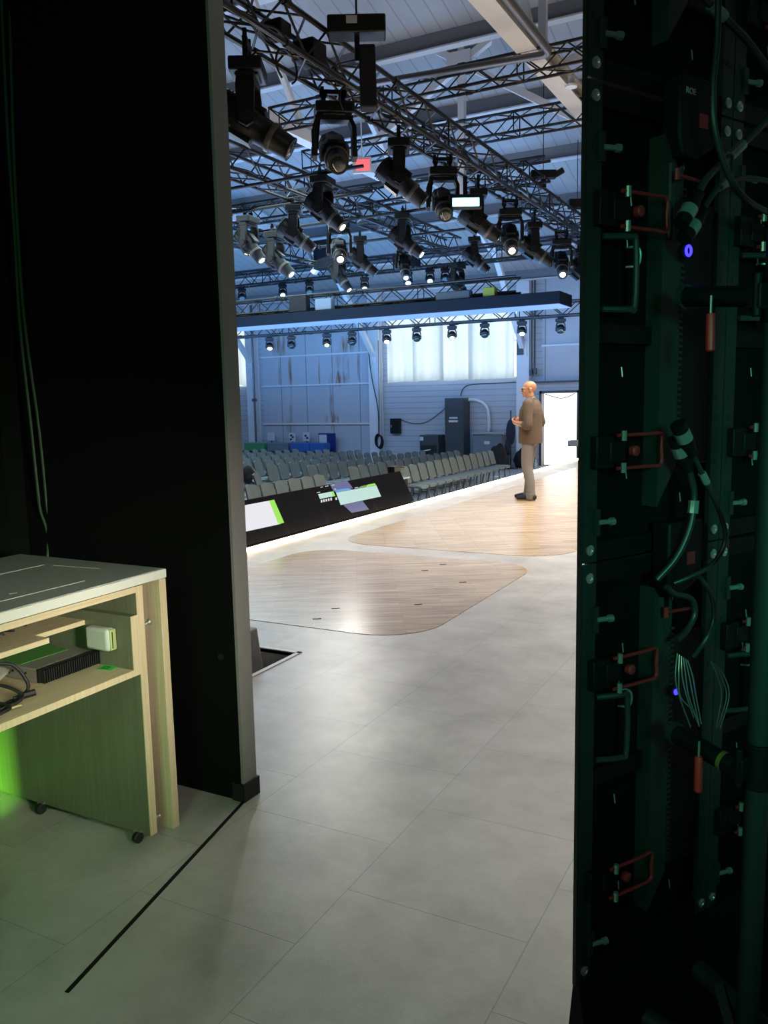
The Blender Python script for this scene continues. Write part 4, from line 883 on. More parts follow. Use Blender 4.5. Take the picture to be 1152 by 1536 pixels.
# ================================================================ desk with its rolling cabinet
t = thing('desk', 'tall white topped desk with ash edges standing in front of the black wall flat', 'desk', (-1.985, 0, 0))
MB().span((-0.74, 0.45, 0.909), (0, 2.122, 0.94)).build('tabletop', M['desk_top'], t, bevel=0.002)
MB().span((-0.735, 0.455, 0.94), (-0.006, 2.116, 0.9415)).build('top_inlay', M['desk_inlay'], t, smooth=False)['label'] = 'grey inlaid top surface'
mm = MB()
for a, b, w in (((-20, 865.5), (66, 847), 0.006), ((-20, 907), (127, 871), 0.004), ((14, 890.5), (26, 889), 0.004), ((80, 848), (150, 853), 0.0015)):
    p, q = at(*a, 'z', 0.9418), at(*b, 'z', 0.9418); mm.bar(p - t.location, q - t.location, w, 0.001)
mm.build('pale_lines', M['bright_line'], t, smooth=False)
MB().span((-0.74, 2.085, 0.0), (0, 2.117, 0.909)).build('end_panel', M['desk_wood'], t, bevel=0.0015); MB().span((-0.74, 0.46, 0.0), (0, 0.49, 0.909)).build('end_panel', M['desk_wood'], t, bevel=0.0015)
MB().span((-0.735, 0.49, 0.64), (-0.72, 2.085, 0.909)).build('back_panel', M['desk_grey'], t, smooth=False)
t = thing('rolling_cabinet', 'ash rolling cabinet with open shelves nested under the tall white desk', 'cabinet', (-1.985, 0, 0))
MB().span((-0.41, 1.18, 0.03), (-0.004, 1.2, 0.608)).build('occluding_divider', M['desk_grey'], t, smooth=False)  # unseen board added to block the green light beyond its edge
MB().span((-0.79, 1.975, 0.028), (-0.004, 2.005, 0.63)).build('side_panel', M['desk_grey'], t, smooth=False)['label'] = 'grey veneered side panel'
MB().span((-0.004, 1.975, 0.028), (0, 2.005, 0.63)).span((-0.004, 0.6, 0.608), (0, 1.975, 0.63)).build('edge_band', M['desk_wood'], t, smooth=False)['label'] = 'pale ash edging'
MB().span((-0.65, 0.6, 0.035), (-0.004, 0.63, 0.608)).build('side_panel', M['desk_grey'], t, smooth=False)
MB().span((-0.65, 0.6, 0.608), (-0.004, 2.005, 0.63)).build('lower_shelf', M['desk_wood_h'], t, smooth=False)
MB().span((-0.68, 1.945, 0.63), (-0.003, 2.005, 0.812)).span((-0.68, 1.975, 0.812), (-0.003, 2.005, 0.9075)).build('upright', M['desk_grey'], t, smooth=False)
MB().span((-0.003, 1.945, 0.63), (0, 2.005, 0.812)).span((-0.003, 1.975, 0.812), (0, 2.005, 0.9075)).build('edge_band', M['desk_wood'], t, smooth=False)
MB().span((-0.022, 0.6, 0.887), (0, 1.975, 0.9075)).build('apron', M['desk_wood_h'], t, smooth=False)
MB().span((-0.68, 0.6, 0.63), (-0.665, 1.945, 0.9)).build('back_board', M['desk_grey'], t, smooth=False)
q = at(183, 916, 'x', -2.2)
MB().span((-0.62, 0.6, q.z - 0.008), (-0.215, q.y, q.z + 0.008)).build('upper_shelf', M['desk_wood_h'], t, smooth=False)
MB().span((-0.42, 0.6, 0.806), (-0.02, 1.636, 0.822)).build('pull_out_tray', M['desk_wood_h'], t, smooth=False)
MB().lathe([(0.006, 0), (0.006, 0.02), (0.011, 0.022), (0.011, 0.03), (0.003, 0.033)], Matrix.Translation((-0.01, 2.005, 0.766)) @ Matrix.Rotation(R(-60), 4, 'X') @ Matrix.Rotation(R(35), 4, 'Y'), 14).build('bolt', M['silver'], t)
MB().lathe([(0.006, 0), (0.006, 0.02), (0.009, 0.025)], Matrix.Translation((-0.012, 2.005, 0.075)) @ Matrix.Rotation(R(-90), 4, 'X'), 12).build('bolt', M['silver'], t)
for x, y in ((-0.05, 1.962), (-0.53, 1.958)):
    c = MB().lathe([(0.016, -0.011), (0.019, -0.008), (0.019, 0.008), (0.016, 0.011)], Matrix.Translation((x, y, 0.019)) @ Matrix.Rotation(R(90), 4, 'Y') @ Matrix.Rotation(R(12), 4, 'X'), 18).build('caster', M['rubber'], t)
    MB().box((x - 0.005, y + 0.008, 0.034), (0.03, 0.012, 0.014)).build('fork', M['silver'], c)
# things in the cabinet
t = thing('amplifier', 'flat silver amplifier with black ribbed side standing on the lower shelf of the desk', 'amplifier', (-2.3, 1.83, 0.63))
MB().box((-0.01, 0, 0.026), (0.28, 0.235, 0.045)).build('case', M['amp_grey'], t, bevel=0.003)
mm = MB(); mm.box((0.136, 0, 0.026), (0.012, 0.235, 0.044))
for k in range(26): mm.box((0.152, -0.113 + k * 0.009, 0.026), (0.022, 0.0035, 0.043))
mm.build('heat_sink', M['amp_black'], t, smooth=False)
mm = MB()
for k in range(4): mm.lathe([(0.004, 0), (0.004, 0.002)], Matrix.Translation((-0.1 + 0.06 * k, -0.1175, 0.03)) @ Matrix.Rotation(R(90), 4, 'X'), 10)
mm.box((-0.02, -0.118, 0.025), (0.05, 0.002, 0.014)); mm.build('socket', M['amp_black'], t)
o = MB().prism([(-2.43, 1.73, 0.681), (-2.25, 1.72, 0.681), (-2.24, 1.9, 0.681), (-2.4, 1.93, 0.681)], (0, 0, 0.002)).build('leaflet', M['paper_green'], smooth=False); tag(o, 'green leaflet lying on the flat silver amplifier', 'paper')
a0, a1 = at(385 / 2.88, 800 + 395 / 2.88, 'y', 1.93), at(490 / 2.88, 800 + 508 / 2.88, 'y', 1.93)
t = thing('power_adapter', 'pale square plug adapter fixed to the inside of the desk upright', 'adapter', ((a0.x + a1.x) / 2, 1.926, (a0.z + a1.z) / 2))
w = abs(a1.x - a0.x); h = abs(a0.z - a1.z)
MB().box((0, 0, 0), (w, 0.038, h)).build('body', M['adapter'], t, bevel=0.012, seg=4); MB().box((w / 2 - 0.001, 0.004, 0), (0.012, 0.026, h * 0.92)).build('rim', M['adapter_edge'], t, bevel=0.004)
MB().tube([(w / 2 + 0.0055, -0.002, -h * 0.36), (w / 2 + 0.0055, -0.002, h * 0.36)], 0.002, 6).build('seam', M['rubber'], t)
q = at(55 / 2.88, 800 + 560 / 2.88, 'y', 1.66)
t = thing('white_dish', 'white domed plastic dish on the lower shelf under the pull out tray', 'dish', (-2.3, 1.535, 0.63))
MB().lathe([(0.05, 0), (0.06, 0.01), (0.12, 0.04), (0.145, 0.062), (0.147, 0.07), (0.13, 0.074), (0.02, 0.078)], None, 30).build('shell', M['white_plastic'], t)
q = at(467 / 2.88, 800 + 580 / 2.88, 'z', 0.63)
t = thing('sticker', 'small lime green sticker with dark marks on the front of the lower shelf', 'sticker', (q.x, q.y, 0.6302), R(10))
MB().box((0, 0, 0.0006), (0.055, 0.05, 0.0012)).build('paper', M['sticker'], t, smooth=False)
mm = MB(); mm.box((-0.012, -0.008, 0.0015), (0.006, 0.024, 0.001)); mm.box((-0.003, 0.004, 0.0015), (0.018, 0.006, 0.001)); mm.box((0.006, -0.004, 0.0015), (0.006, 0.02, 0.001)); mm.box((0.0, -0.016, 0.0015), (0.02, 0.005, 0.001)); mm.build('print', M['sticker_ink'], t, smooth=False)
rnd = random.Random(2)
t = thing('cable_tangle', 'tangle of black cables heaped on the pull out tray', 'cable', (-2.2, 1.5, 0.822))
for k in range(7):
    pts = [(rnd.uniform(-0.12, 0.1), -0.16 + 0.045 * i + rnd.uniform(-0.02, 0.03), 0.006 + rnd.uniform(0, 0.03)) for i in range(8)]
    MB().tube(smooth_path(pts, 5), 0.0035, 6).build('cable', M['rubber'], t)
t = thing('cable_tangle', 'thick black cable with brass plug tip curled on the lower shelf', 'cable', (-2.1, 1.52, 0.63))
for k, pts in enumerate(([(-0.08, 0.05, 0.11), (-0.05, 0.1, 0.09), (-0.02, 0.12, 0.03), (-0.01, 0.09, 0.006), (0.0, 0.03, 0.006), (0.02, -0.05, 0.006)], [(-0.1, 0.0, 0.05), (-0.03, 0.04, 0.05), (0.03, 0.06, 0.02), (0.03, 0.0, 0.006), (0.0, -0.08, 0.006)], [(-0.1, -0.05, 0.01), (-0.02, 0.0, 0.012), (0.05, 0.0, 0.01), (0.06, -0.05, 0.006)])):
    MB().tube(smooth_path(pts, 6), 0.0055, 8).build('cable', M['rubber'], t)
MB().tube([(0.0, 0.07, 0.01), (0.015, 0.115, 0.012)], 0.011, 8).tube([(-0.005, 0.055, 0.01), (0.0, 0.07, 0.01)], 0.006, 8).build('plug', M['rubber'], t)
MB().tube([(0.055, 0.0, 0.008), (0.062, 0.028, 0.008)], 0.006, 8).build('plug_tip', M['brass'], t)

# ================================================================ back of the LED screen wall
P0 = Vector((-0.4545, 1.7765, 0)); DV = Vector((0.466, 0.885, 0)).normalized(); LROT = math.atan2(DV.y, DV.x); LN = Vector((DV.y, -DV.x, 0))
def lp(px, py, off=0.0):
    """photo pixel to (along the wall, towards the viewer as -y, height) at a distance off before the wall"""
    d = ray(px, py); q = Vector((0, 0, H)); k = ((P0 - O).dot(LN) + off) / d.dot(LN); p = O + d * k
    return Vector(((p - P0).dot(DV), -off, p.z))
CABS = []
def cabinet(col, z0, label):
    t = thing('led_cabinet', label, 'screen panel', P0 + DV * (0.5 * col) + Vector((0, 0, z0)), LROT, 'back sides of LED screen cabinets'); CABS.append(t); hgt = 1.008
    for xa in (0.002, 0.455):
        mm = MB(); mm.span((xa, 0.0, 0.002), (xa + 0.043, 0.012, hgt)); mm.m = 1
        for z in (0.12, 0.2, 0.31, 0.36, 0.64, 0.69, 0.8, 0.88): mm.box((xa + 0.022, 0.0, z), (0.013, 0.003, 0.014))
        mm.build('side_rail', [M['led_rail'], M['rubber']], t, smooth=False)
        for z in (0.03, hgt - 0.03):
            MB().lathe([(0.011, 0), (0.012, -0.004), (0.006, -0.006), (0.004, -0.003)], Matrix.Translation((xa + 0.02, 0.0, z)) @ Matrix.Rotation(R(-90), 4, 'X'), 16).build('corner_bolt', M['silver'], t)
    for za, zb in ((0.004, 0.045), (hgt - 0.045, hgt - 0.004), (0.48, 0.52)): MB().span((0.045, 0.004, za), (0.455, 0.03, zb)).build('cross_bar', M['led_dark'], t, smooth=False)
    e0 = 0.062 if col == 0 else 0.0
    MB().span((0.045, 0.022, 0.004), (0.455, 0.034, hgt - 0.004)).build('back_plate', M['led_black'], t, smooth=False)
    MB().span((e0 + 0.001, 0.036, 0.002), (0.499, 0.05, hgt)).build('module_face', M['rubber'], t, smooth=False)
    # ribbed spine with its power box
    mm = MB(); mm.span((0.225, -0.02, 0.2), (0.29, 0.022, 0.84))
    mm.prism([(0.225, -0.02, 0.84), (0.29, -0.02, 0.84), (0.225, -0.02, 0.93)], (0, 0.042, 0)); mm.prism([(0.225, -0.02, 0.2), (0.29, -0.02, 0.2), (0.225, -0.02, 0.11)], (0, 0.042, 0))
    mm.build('power_spine', M['led_rail'], t, smooth=False)
    mm = MB()
    for k in range(44): mm.span((0.286, -0.023, 0.225 + 0.0138 * k), (0.3, 0.02, 0.2305 + 0.0138 * k))
    mm.build('cooling_fin', M['led_rail'], t, smooth=False)
    MB().span((0.30, -0.012, 0.2), (0.42, 0.022, 0.8)).build('power_box', M['led_dark'], t, bevel=0.004)
    for z in (0.245, 0.755):
        l = MB().span((0.02, -0.02, z - 0.035), (0.075, 0.01, z + 0.035)).span((0.06, -0.024, z - 0.022), (0.11, 0.0, z + 0.022)).build('latch', M['led_dark'], t, bevel=0.003)
        r = 0.036; mm = MB(); mm.tube(smooth_path([(0.075, -0.03, z + r), (0.17, -0.036, z + r), (0.214, -0.036, z + r - 0.002), (0.216, -0.036, z), (0.214, -0.036, z - r + 0.002), (0.17, -0.036, z - r), (0.075, -0.03, z - r)], 5), 0.0042, 8); mm.build('latch_loop', M['latch_red'], l)['label'] = 'dull red wire loop'
        MB().lathe([(0.012, 0), (0.012, -0.012), (0.008, -0.015)], Matrix.Translation((0.13, -0.024, z)) @ Matrix.Rotation(R(-90), 4, 'X'), 16).build('latch_knob', M['latch_red'], l)
        for q in (-1, 1): MB().tube([(0.09, -0.034, z + q * 0.024), (0.09, -0.034, z + q * 0.046)], 0.006, 8).build('latch_pin', M['plug_metal'], l)
    for z in (0.09, 0.88):
        MB().tube([(0.045, -0.004, z), (0.075, -0.012, z)], 0.006, 8).tube([(0.075, -0.012, z), (0.085, -0.014, z)], 0.009, 8).build('guide_pin', M['plug_metal'], t)
        MB().span((0.034, -0.006, z - 0.03), (0.05, 0.0, z + 0.03)).build('pin_plate', M['led_rail'], t, smooth=False)
    MB().tube(smooth_path([(0.045, -0.006, 0.70), (0.1, -0.03, 0.70), (0.122, -0.03, 0.69), (0.122, -0.03, 0.56), (0.1, -0.03, 0.55), (0.045, -0.006, 0.55)], 4), 0.007, 8).build('carry_handle', M['led_handle'], t)
    MB().tube(smooth_path([(0.15, 0.02, 0.69), (0.165, -0.0, 0.688), (0.17, -0.004, 0.67), (0.165, 0.0, 0.65), (0.15, 0.02, 0.648)], 4), 0.003, 6).build('wire_hook', M['plug_metal'], t)
    for k, (x, z) in enumerate(((0.16, 0.80), (0.15, 0.71), (0.16, 0.2), (0.34, 0.9), (0.36, 0.13), (0.14, 0.43))): MB().tube([(x, 0.018, z), (x, 0.015, z - 0.022)], 0.0018, 6).build('cable_tie', M['plug_metal'], t)
    return t
for col in range(3):
    for k, z0 in enumerate((0.122, 1.133, 2.144)):
        if col == 2 and k != 1: pass
        where = ('edge column', 'second column from the edge', 'third column from the edge')[col]; lev = ('bottom', 'middle', 'top')[k]
        cabinet(col, z0, 'dark back of an LED screen panel, %s one in the %s' % (lev, where))
t = thing('led_wall_base', 'black floor base carrying the LED screen wall', 'base', P0, LROT)
MB().prism([(-0.008, -0.035, 0), (-0.008, 0.02, 0), (0.001, 0.014, 0.121), (0.001, -0.004, 0.121)], (1.6, 0, 0)).build('beam', M['led_dark'], t, smooth=False)
MB().span((0.0, -0.62, 0.0), (1.6, -0.03, 0.008)).build('ballast_plate', M['led_dark'], t, smooth=False)
MB().span((-0.004, 0.002, 0.121), (0.0015, 0.012, 3.15)).build('edge_strip', M['rubber'], t, smooth=False)
def led_thing(name, label, cat, group=None): return thing(name, label, cat, P0, LROT, group)
# maker's mark on the power boxes
def text_obj(body, size, mtx, material, parent, name):
    cu = bpy.data.curves.new(name, 'FONT'); cu.body = body; cu.size = size; cu.extrude = 0.0006; cu.align_x = 'CENTER'; cu.align_y = 'CENTER'
    tmp = bpy.data.objects.new(name, cu); COL.objects.link(tmp); dg = bpy.context.evaluated_depsgraph_get(); dg.update()
    me = bpy.data.meshes.new_from_object(tmp.evaluated_get(dg)); bpy.data.objects.remove(tmp)
    me.name = name; me.transform(mtx); me.materials.clear(); me.materials.append(material)
    o = bpy.data.objects.new(name, me); COL.objects.link(o); o.parent = parent; return o
M['mark'] = mat('grey_print', (0.30, 0.36, 0.34), 0.5)
def hub(z, label, mark, tilt=0):
    t = led_thing('connector_hub', label, 'power unit', 'connector hubs on the LED wall')
    MB().prism([(0.235, 0, z + 0.07), (0.36, 0, z + 0.07), (0.36, 0, z - 0.07), (0.30, 0, z - 0.1), (0.25, 0, z - 0.1), (0.235, 0, z - 0.06)], (0, -0.05, 0)).build('housing', M['led_dark'], t, bevel=0.006)
    if mark: text_obj(mark, 0.018, Matrix.Translation((0.268, -0.0505, z + 0.035)) @ Matrix.Rotation(R(90), 4, 'X'), M['mark'], t, 'maker_mark')
    MB().span((0.30, -0.052, z - 0.035), (0.33, -0.049, z - 0.005)).build('red_tab', M['latch_red'], t, smooth=False)
    MB().tube([(0.248, -0.02, z - 0.11), (0.248, -0.02, z - 0.27)], 0.008, 8).tube([(0.29, -0.015, z - 0.11), (0.29, -0.015, z - 0.27)], 0.005, 8).build('guide_rod', M['led_rail'], t)
    MB().tube([(0.235, -0.045, z - 0.14), (0.33, -0.045, z - 0.145)], 0.004, 6).tube([(0.235, -0.045, z - 0.128), (0.235, -0.045, z - 0.152)], 0.006, 8).build('red_lever', M['latch_red'], t)
    return t
hub(lp(1027, 160, 0.05).z, 'dark hub with white letters joining the top and middle screen panels', 'ROE')
hub(lp(1005, 830, 0.05).z, 'dark hub joining the middle and bottom screen panels, by the looping cables', None)
def cable(pix, offs, label, r=0.0065, name='screen_cable', mt='cable', plug=None, sleeve=None):
    pts = [lp(px, py, o) for (px, py), o in zip(pix, offs)]
    t = led_thing(name, label, 'cable'); path = smooth_path(pts, 7)
    MB().tube(path, r, 10).build('cable', M[mt], t)
    if plug:
        a, b = pts[0], pts[1]; d = (a - b).normalized()
        MB().tube([a - d * 0.02, a, a + d * 0.012, a + d * 0.07], [0.013, 0.014, 0.017, 0.017], 14).build('plug', M['led_dark'], t)
        MB().tube([a + d * 0.024, a + d * 0.05], 0.0182, 14).build('plug_ring', M['plug_metal'], t)['label'] = 'shiny plug ring'
    if sleeve:
        for i in sleeve: MB().tube([path[i], path[i + 1], path[i + 2], path[i + 3]], r * 1.5, 8).build('sleeve', M['plug_metal'], t)
    return t
cable([(1042, 300), (1062, 265), (1100, 230), (1150, 180), (1180, 140)], [0.1, 0.1, 0.1, 0.11, 0.12], 'thick cable leaving the upper plug and running up to the right', 0.008, plug=True, sleeve=(13,))
cable([(1048, 325), (1075, 285), (1110, 268), (1152, 272), (1190, 290)], [0.09, 0.09, 0.09, 0.1, 0.1], 'cable arching right from the lower of the two upper plugs', 0.0065, plug=True, sleeve=(8,))
cable([(1078, -20), (1076, 60), (1070, 130), (1072, 195), (1092, 260), (1115, 295), (1145, 315), (1185, 330)], [0.13] * 8, 'long cable hanging down from the top past the crossing cable', 0.007)
cable([(1028, -30), (1080, 20), (1120, 60), (1150, 100), (1180, 140)], [0.1] * 5, 'cable slanting down from the top edge to the right', 0.008, sleeve=(5,))
cable([(1034, 672), (1048, 700), (1065, 735), (1082, 775), (1088, 810), (1070, 845), (1035, 865), (1010, 875)], [0.1, 0.1, 0.1, 0.1, 0.1, 0.09, 0.07, 0.05], 'cable bowing right below the middle plug and back to the spine', 0.006, plug=True, sleeve=(9,))
cable([(1028, 695), (1036, 715), (1041, 745), (1035, 790), (1015, 835), (985, 870)], [0.08, 0.08, 0.08, 0.08, 0.07, 0.05], 'cable dropping straight from the lower middle plug to the spine', 0.008, plug=True, sleeve=(15,))
cable([(1015, 960), (1030, 945), (1042, 920), (1036, 898), (1010, 890), (1000, 880)], [0.07] * 6, 'short curled cable above the bundle of thin wires', 0.0075)
cable([(1050, 866), (1068, 895), (1070, 930), (1058, 960), (1040, 985)], [0.1, 0.1, 0.1, 0.1, 0.08], 'curved cable right of the short curled one', 0.006)
t = led_thing('wire_bundle', 'loose bundle of thin shiny wires hanging on the bottom screen panel', 'cable')
rnd = random.Random(6)
for k in range(9):
    x = 1018 + 3 * k + (32 if k > 5 else 0); w = 8 + 5 * k; yb = 1055 + rnd.uniform(-25, 20)
    MB().tube(smooth_path([lp(x - 2, 980 + 2 * k, 0.1), lp(x - 5 + 2.2 * k, 1015, 0.11), lp(x - 1 + 2.6 * k + rnd.uniform(-2, 3), 1045, 0.11), lp(x + 12 + (rnd.uniform(0, 12) if k < 6 else -6), yb + 25, 0.1)], 6), 0.0016, 6).build('wire', M['plug_metal'], t)
for px, py, lab in ((1033, 376, 'small ring of blue light on the middle screen panel'), (1014, 1038, 'tiny blue light among the thin wires')):
    q = lp(px, py, 0.055); t = led_thing('indicator_light', lab, 'light'); r = 0.009 if py < 500 else 0.004
    MB().tube([q + Vector((r * cos(a), 0, r * sin(a) * 1.2)) for a in [2 * pi * i / 18 for i in range(18)]], 0.003, 6, True).build('ring', M['blue_led'], t); MB().lathe([(r + 0.008, 0), (r + 0.008, 0.012)], Matrix.Translation(q + Vector((0, 0.016, 0))) @ Matrix.Rotation(R(90), 4, 'X'), 16).build('bezel', M['led_dark'], t)
# support frame: pole, arms, feet and tethered red pins
q = lp(1128, 1300, 0.3)
t = led_thing('support_pole', 'dark vertical scaffold pole bracing the screen wall at the right edge', 'pole')
MB().tube([(0.243, -0.282, 0.0), (0.243, -0.282, 3.2)], 0.0245, 20).build('tube', M['led_rail'], t)
for k, (zz, ja) in enumerate(((lp(1145, 440, 0.3).z, 0), (lp(1130, 1160, 0.3).z, 0))):
    MB().tube([(0.243, -0.282, zz - 0.05), (0.243, -0.282, zz + 0.05)], 0.031, 18).box((0.205, -0.265, zz), (0.045, 0.035, 0.05)).tube([(0.19, -0.27, zz - 0.04), (0.19, -0.27, zz + 0.045)], 0.009, 10).build('clamp', M['led_dark'], t, bevel=0.003)
    a = led_thing('bracing_tube', ('upper' if k == 0 else 'lower') + ' dark tubular arm reaching from the screen wall to the scaffold pole', 'arm')
    p = lp(1024, 445, 0.1) if k == 0 else lp(1010, 1098, 0.1)
    e = Vector((0.19, -0.262, zz)); MB().tube([p, e], 0.021, 14).build('tube', M['led_dark'], a); MB().tube([p + (e - p) * -0.02, p + (e - p) * 0.06], 0.026, 14).build('collar', M['led_rail'], a)
    if k == 1: MB().tube([p + (e - p) * 0.79, p + (e - p) * 0.85], 0.0215, 14).build('tape_band', M['band_yellow'], a)['label'] = 'yellow marked band'
    rp = lp(1066, 470, 0.2) if k == 0 else lp(1048, 1135, 0.2); rb = lp(1065, 527, 0.2) if k == 0 else lp(1047, 1188, 0.2)
    g = led_thing('tethered_pin', ('upper' if k == 0 else 'lower') + ' red gripped pin dangling from the dark arm', 'pin')
    MB().tube([rp + Vector((0, 0, 0.035)), rp], 0.0025, 6).build('wire', M['plug_metal'], g); MB().tube([rp, rp + (rb - rp) * 0.04, rp + (rb - rp) * 0.96, rb], [0.0075, 0.0088, 0.0088, 0.006], 12).build('grip', M['red_grip'], g)
t = led_thing('floor_brace', 'dark pipe lying along the floor from the wall base to beside the pole', 'pipe')
a, b = lp(950, 1500, 0.06), lp(1085, 1560, 0.3)
MB().tube([(0.14, -0.09, 0.03), (0.20, -0.48, 0.03)], 0.024, 14).build('tube', M['led_rail'], t)
t = led_thing('floor_brace', 'second dark pipe on the floor, further behind and nearer the scaffold pole', 'pipe')
MB().tube([(0.34, -0.09, 0.07), (0.27, -0.45, 0.05)], 0.024, 14).build('tube', M['led_rail'], t)
p, q = lp(1048, 1465, 0.2), lp(1108, 1502, 0.25)
o = led_thing('flat_bar', 'flat grey metal bar catching light low by the scaffold pole', 'bar'); MB().bar((0.30, -0.17, 0.10), (0.215, -0.27, 0.05), 0.022, 0.006).build('bar', M['led_handle'], o)

# ================================================================ the presenter
MAN = at(795, 750, 'z', 0); 
man = thing('person', 'bald man in glasses, brown sweater and grey trousers standing on the stage', 'person', (MAN.x, MAN.y, 0.003), R(90))
def remesh(o, vox, it=4, f=0.5):
    r = o.modifiers.new('remesh', 'REMESH'); r.mode = 'VOXEL'; r.voxel_size = vox; r.use_smooth_shade = True
    s = o.modifiers.new('smooth', 'SMOOTH'); s.factor = f; s.iterations = it
def limb(mm, pts, rs, n=14):
    """tapered rounded tube with balls at the joints"""
    P = smooth_path(pts, 5); RR = []
    for i in range(len(rs) - 1): RR += [rs[i] + (rs[i + 1] - rs[i]) * k / 5 for k in range(5)]
    RR.append(rs[-1]); mm.tube(P, RR, n)
    mm.ball(pts[0], rs[0], None, 12, 8); mm.ball(pts[-1], rs[-1], None, 12, 8)
HY = R(27)                                # head turned to his left
LH = (-0.1, 0.09); 
hipL, hipR = Vector((-0.095, -0.01, 0.9)), Vector((0.095, 0.0, 0.9))
knL, knR = Vector((-0.105, 0.015, 0.49)), Vector((0.10, 0.06, 0.49))
anL, anR = Vector((-0.11, -0.04, 0.085)), Vector((0.115, 0.07, 0.085))
shL, shR = Vector((-0.185, -0.02, 1.395)), Vector((0.185, -0.02, 1.395))
elL, elR = Vector((-0.265, -0.055, 1.1)), Vector((0.285, -0.08, 1.12))
wrL, wrR = Vector((-0.10, 0.19, 1.135)), Vector((0.10, 0.165, 1.165))
hd = Vector((0, 0.025, 1.61))
def hrot(v): v = Vector(v); return Vector((v.x * cos(HY) - v.y * sin(HY), v.x * sin(HY) + v.y * cos(HY), v.z))
RH = Matrix.Rotation(HY, 3, 'Z')
b = MB()
# head: skull, face, jaw, brow, nose, ears
def hb(c, r, rot=None): b.ball(hd + hrot(c), r, RH if rot is None else RH @ rot, 20, 14)
hb((0, -0.018, 0.035), (0.076, 0.098, 0.085)); hb((0, 0.03, -0.01), (0.066, 0.066, 0.085)); hb((0, 0.04, -0.06), (0.052, 0.052, 0.05)); hb((0, 0.066, -0.088), (0.026, 0.024, 0.02))
hb((0, 0.082, 0.018), (0.05, 0.014, 0.011)); hb((0, 0.104, -0.022), (0.012, 0.018, 0.013)); hb((0, 0.095, -0.004), (0.009, 0.013, 0.028)); hb((0, 0.088, -0.054), (0.024, 0.012, 0.006)); hb((0, 0.086, -0.064), (0.02, 0.011, 0.006))
for s in (-1, 1): hb((0.077 * s, -0.012, -0.01), (0.009, 0.02, 0.032), Matrix.Rotation(R(-12), 3, 'X')); hb((0.079 * s, -0.016, 0.002), (0.011, 0.02, 0.018)); hb((0.042 * s, 0.066, -0.028), (0.022, 0.016, 0.018))
limb(b, [(0, -0.012, 1.41), (0, -0.005, 1.47), hd + Vector((0, -0.015, -0.05))], [0.068, 0.06, 0.058])
# trunk and limbs
b.ball((0, -0.01, 1.25), (0.17, 0.115, 0.2)); b.ball((0, 0, 1.03), (0.15, 0.115, 0.17)); b.ball((0, -0.005, 0.92), (0.16, 0.12, 0.12))
for h, k, a in ((hipL, knL, anL), (hipR, knR, anR)):
    limb(b, [h, (h + k) / 2 + Vector((0, 0.012, 0)), k, (k + a) / 2 + Vector((0, -0.012, 0)), a], [0.085, 0.075, 0.055, 0.052, 0.036])
    limb(b, [a + Vector((0, -0.02, -0.035)), a + Vector((0, 0.15, -0.055))], [0.035, 0.026])
for s, e, w in ((shL, elL, wrL), (shR, elR, wrR)): limb(b, [s, (s + e) / 2, e, (e + w) / 2, w], [0.06, 0.05, 0.042, 0.038, 0.026])
# hands: palm, four bent fingers of different lengths, thumb
def hand(w, fwd, palm_n, side):
    fwd = Vector(fwd).normalized(); nrm = Vector(palm_n); nrm = (nrm - fwd * nrm.dot(fwd)).normalized(); acr = fwd.cross(nrm) * side
    def P(f, a, n_): return w + fwd * f + acr * a + nrm * n_
    mtx = Matrix((acr, fwd, nrm)).transposed()
    b.ball(P(0.05, 0, 0), (0.038, 0.05, 0.015), mtx, 14, 10)
    for i, (a, ln) in enumerate(((-0.03, 0.058), (-0.011, 0.07), (0.009, 0.074), (0.027, 0.068))):
        k = 0.085 - 0.006 * abs(i - 1.7)
        limb(b, [P(0.06, a * 0.9, 0), P(k, a, 0.0), P(k + ln * 0.42, a * 1.15, 0.012), P(k + ln * 0.7, a * 1.15, 0.034), P(k + ln * 0.78, a * 1.1, 0.052)], [0.0105, 0.0095, 0.009, 0.0082, 0.0072], 10)
    limb(b, [P(0.02, 0.022, 0.005), P(0.045, 0.045, 0.014), P(0.072, 0.054, 0.026), P(0.094, 0.05, 0.034)], [0.014, 0.0115, 0.0105, 0.0085], 10)
hand(wrL, (0.75, 0.75, 0.12), (0.6, -0.35, 0.4), 1)
hand(wrR, (-0.7, 0.72, 0.25), (-0.5, -0.4, 0.3), -1)
body = b.build('body', M['skin'], man); remesh(body, 0.0052, 3)
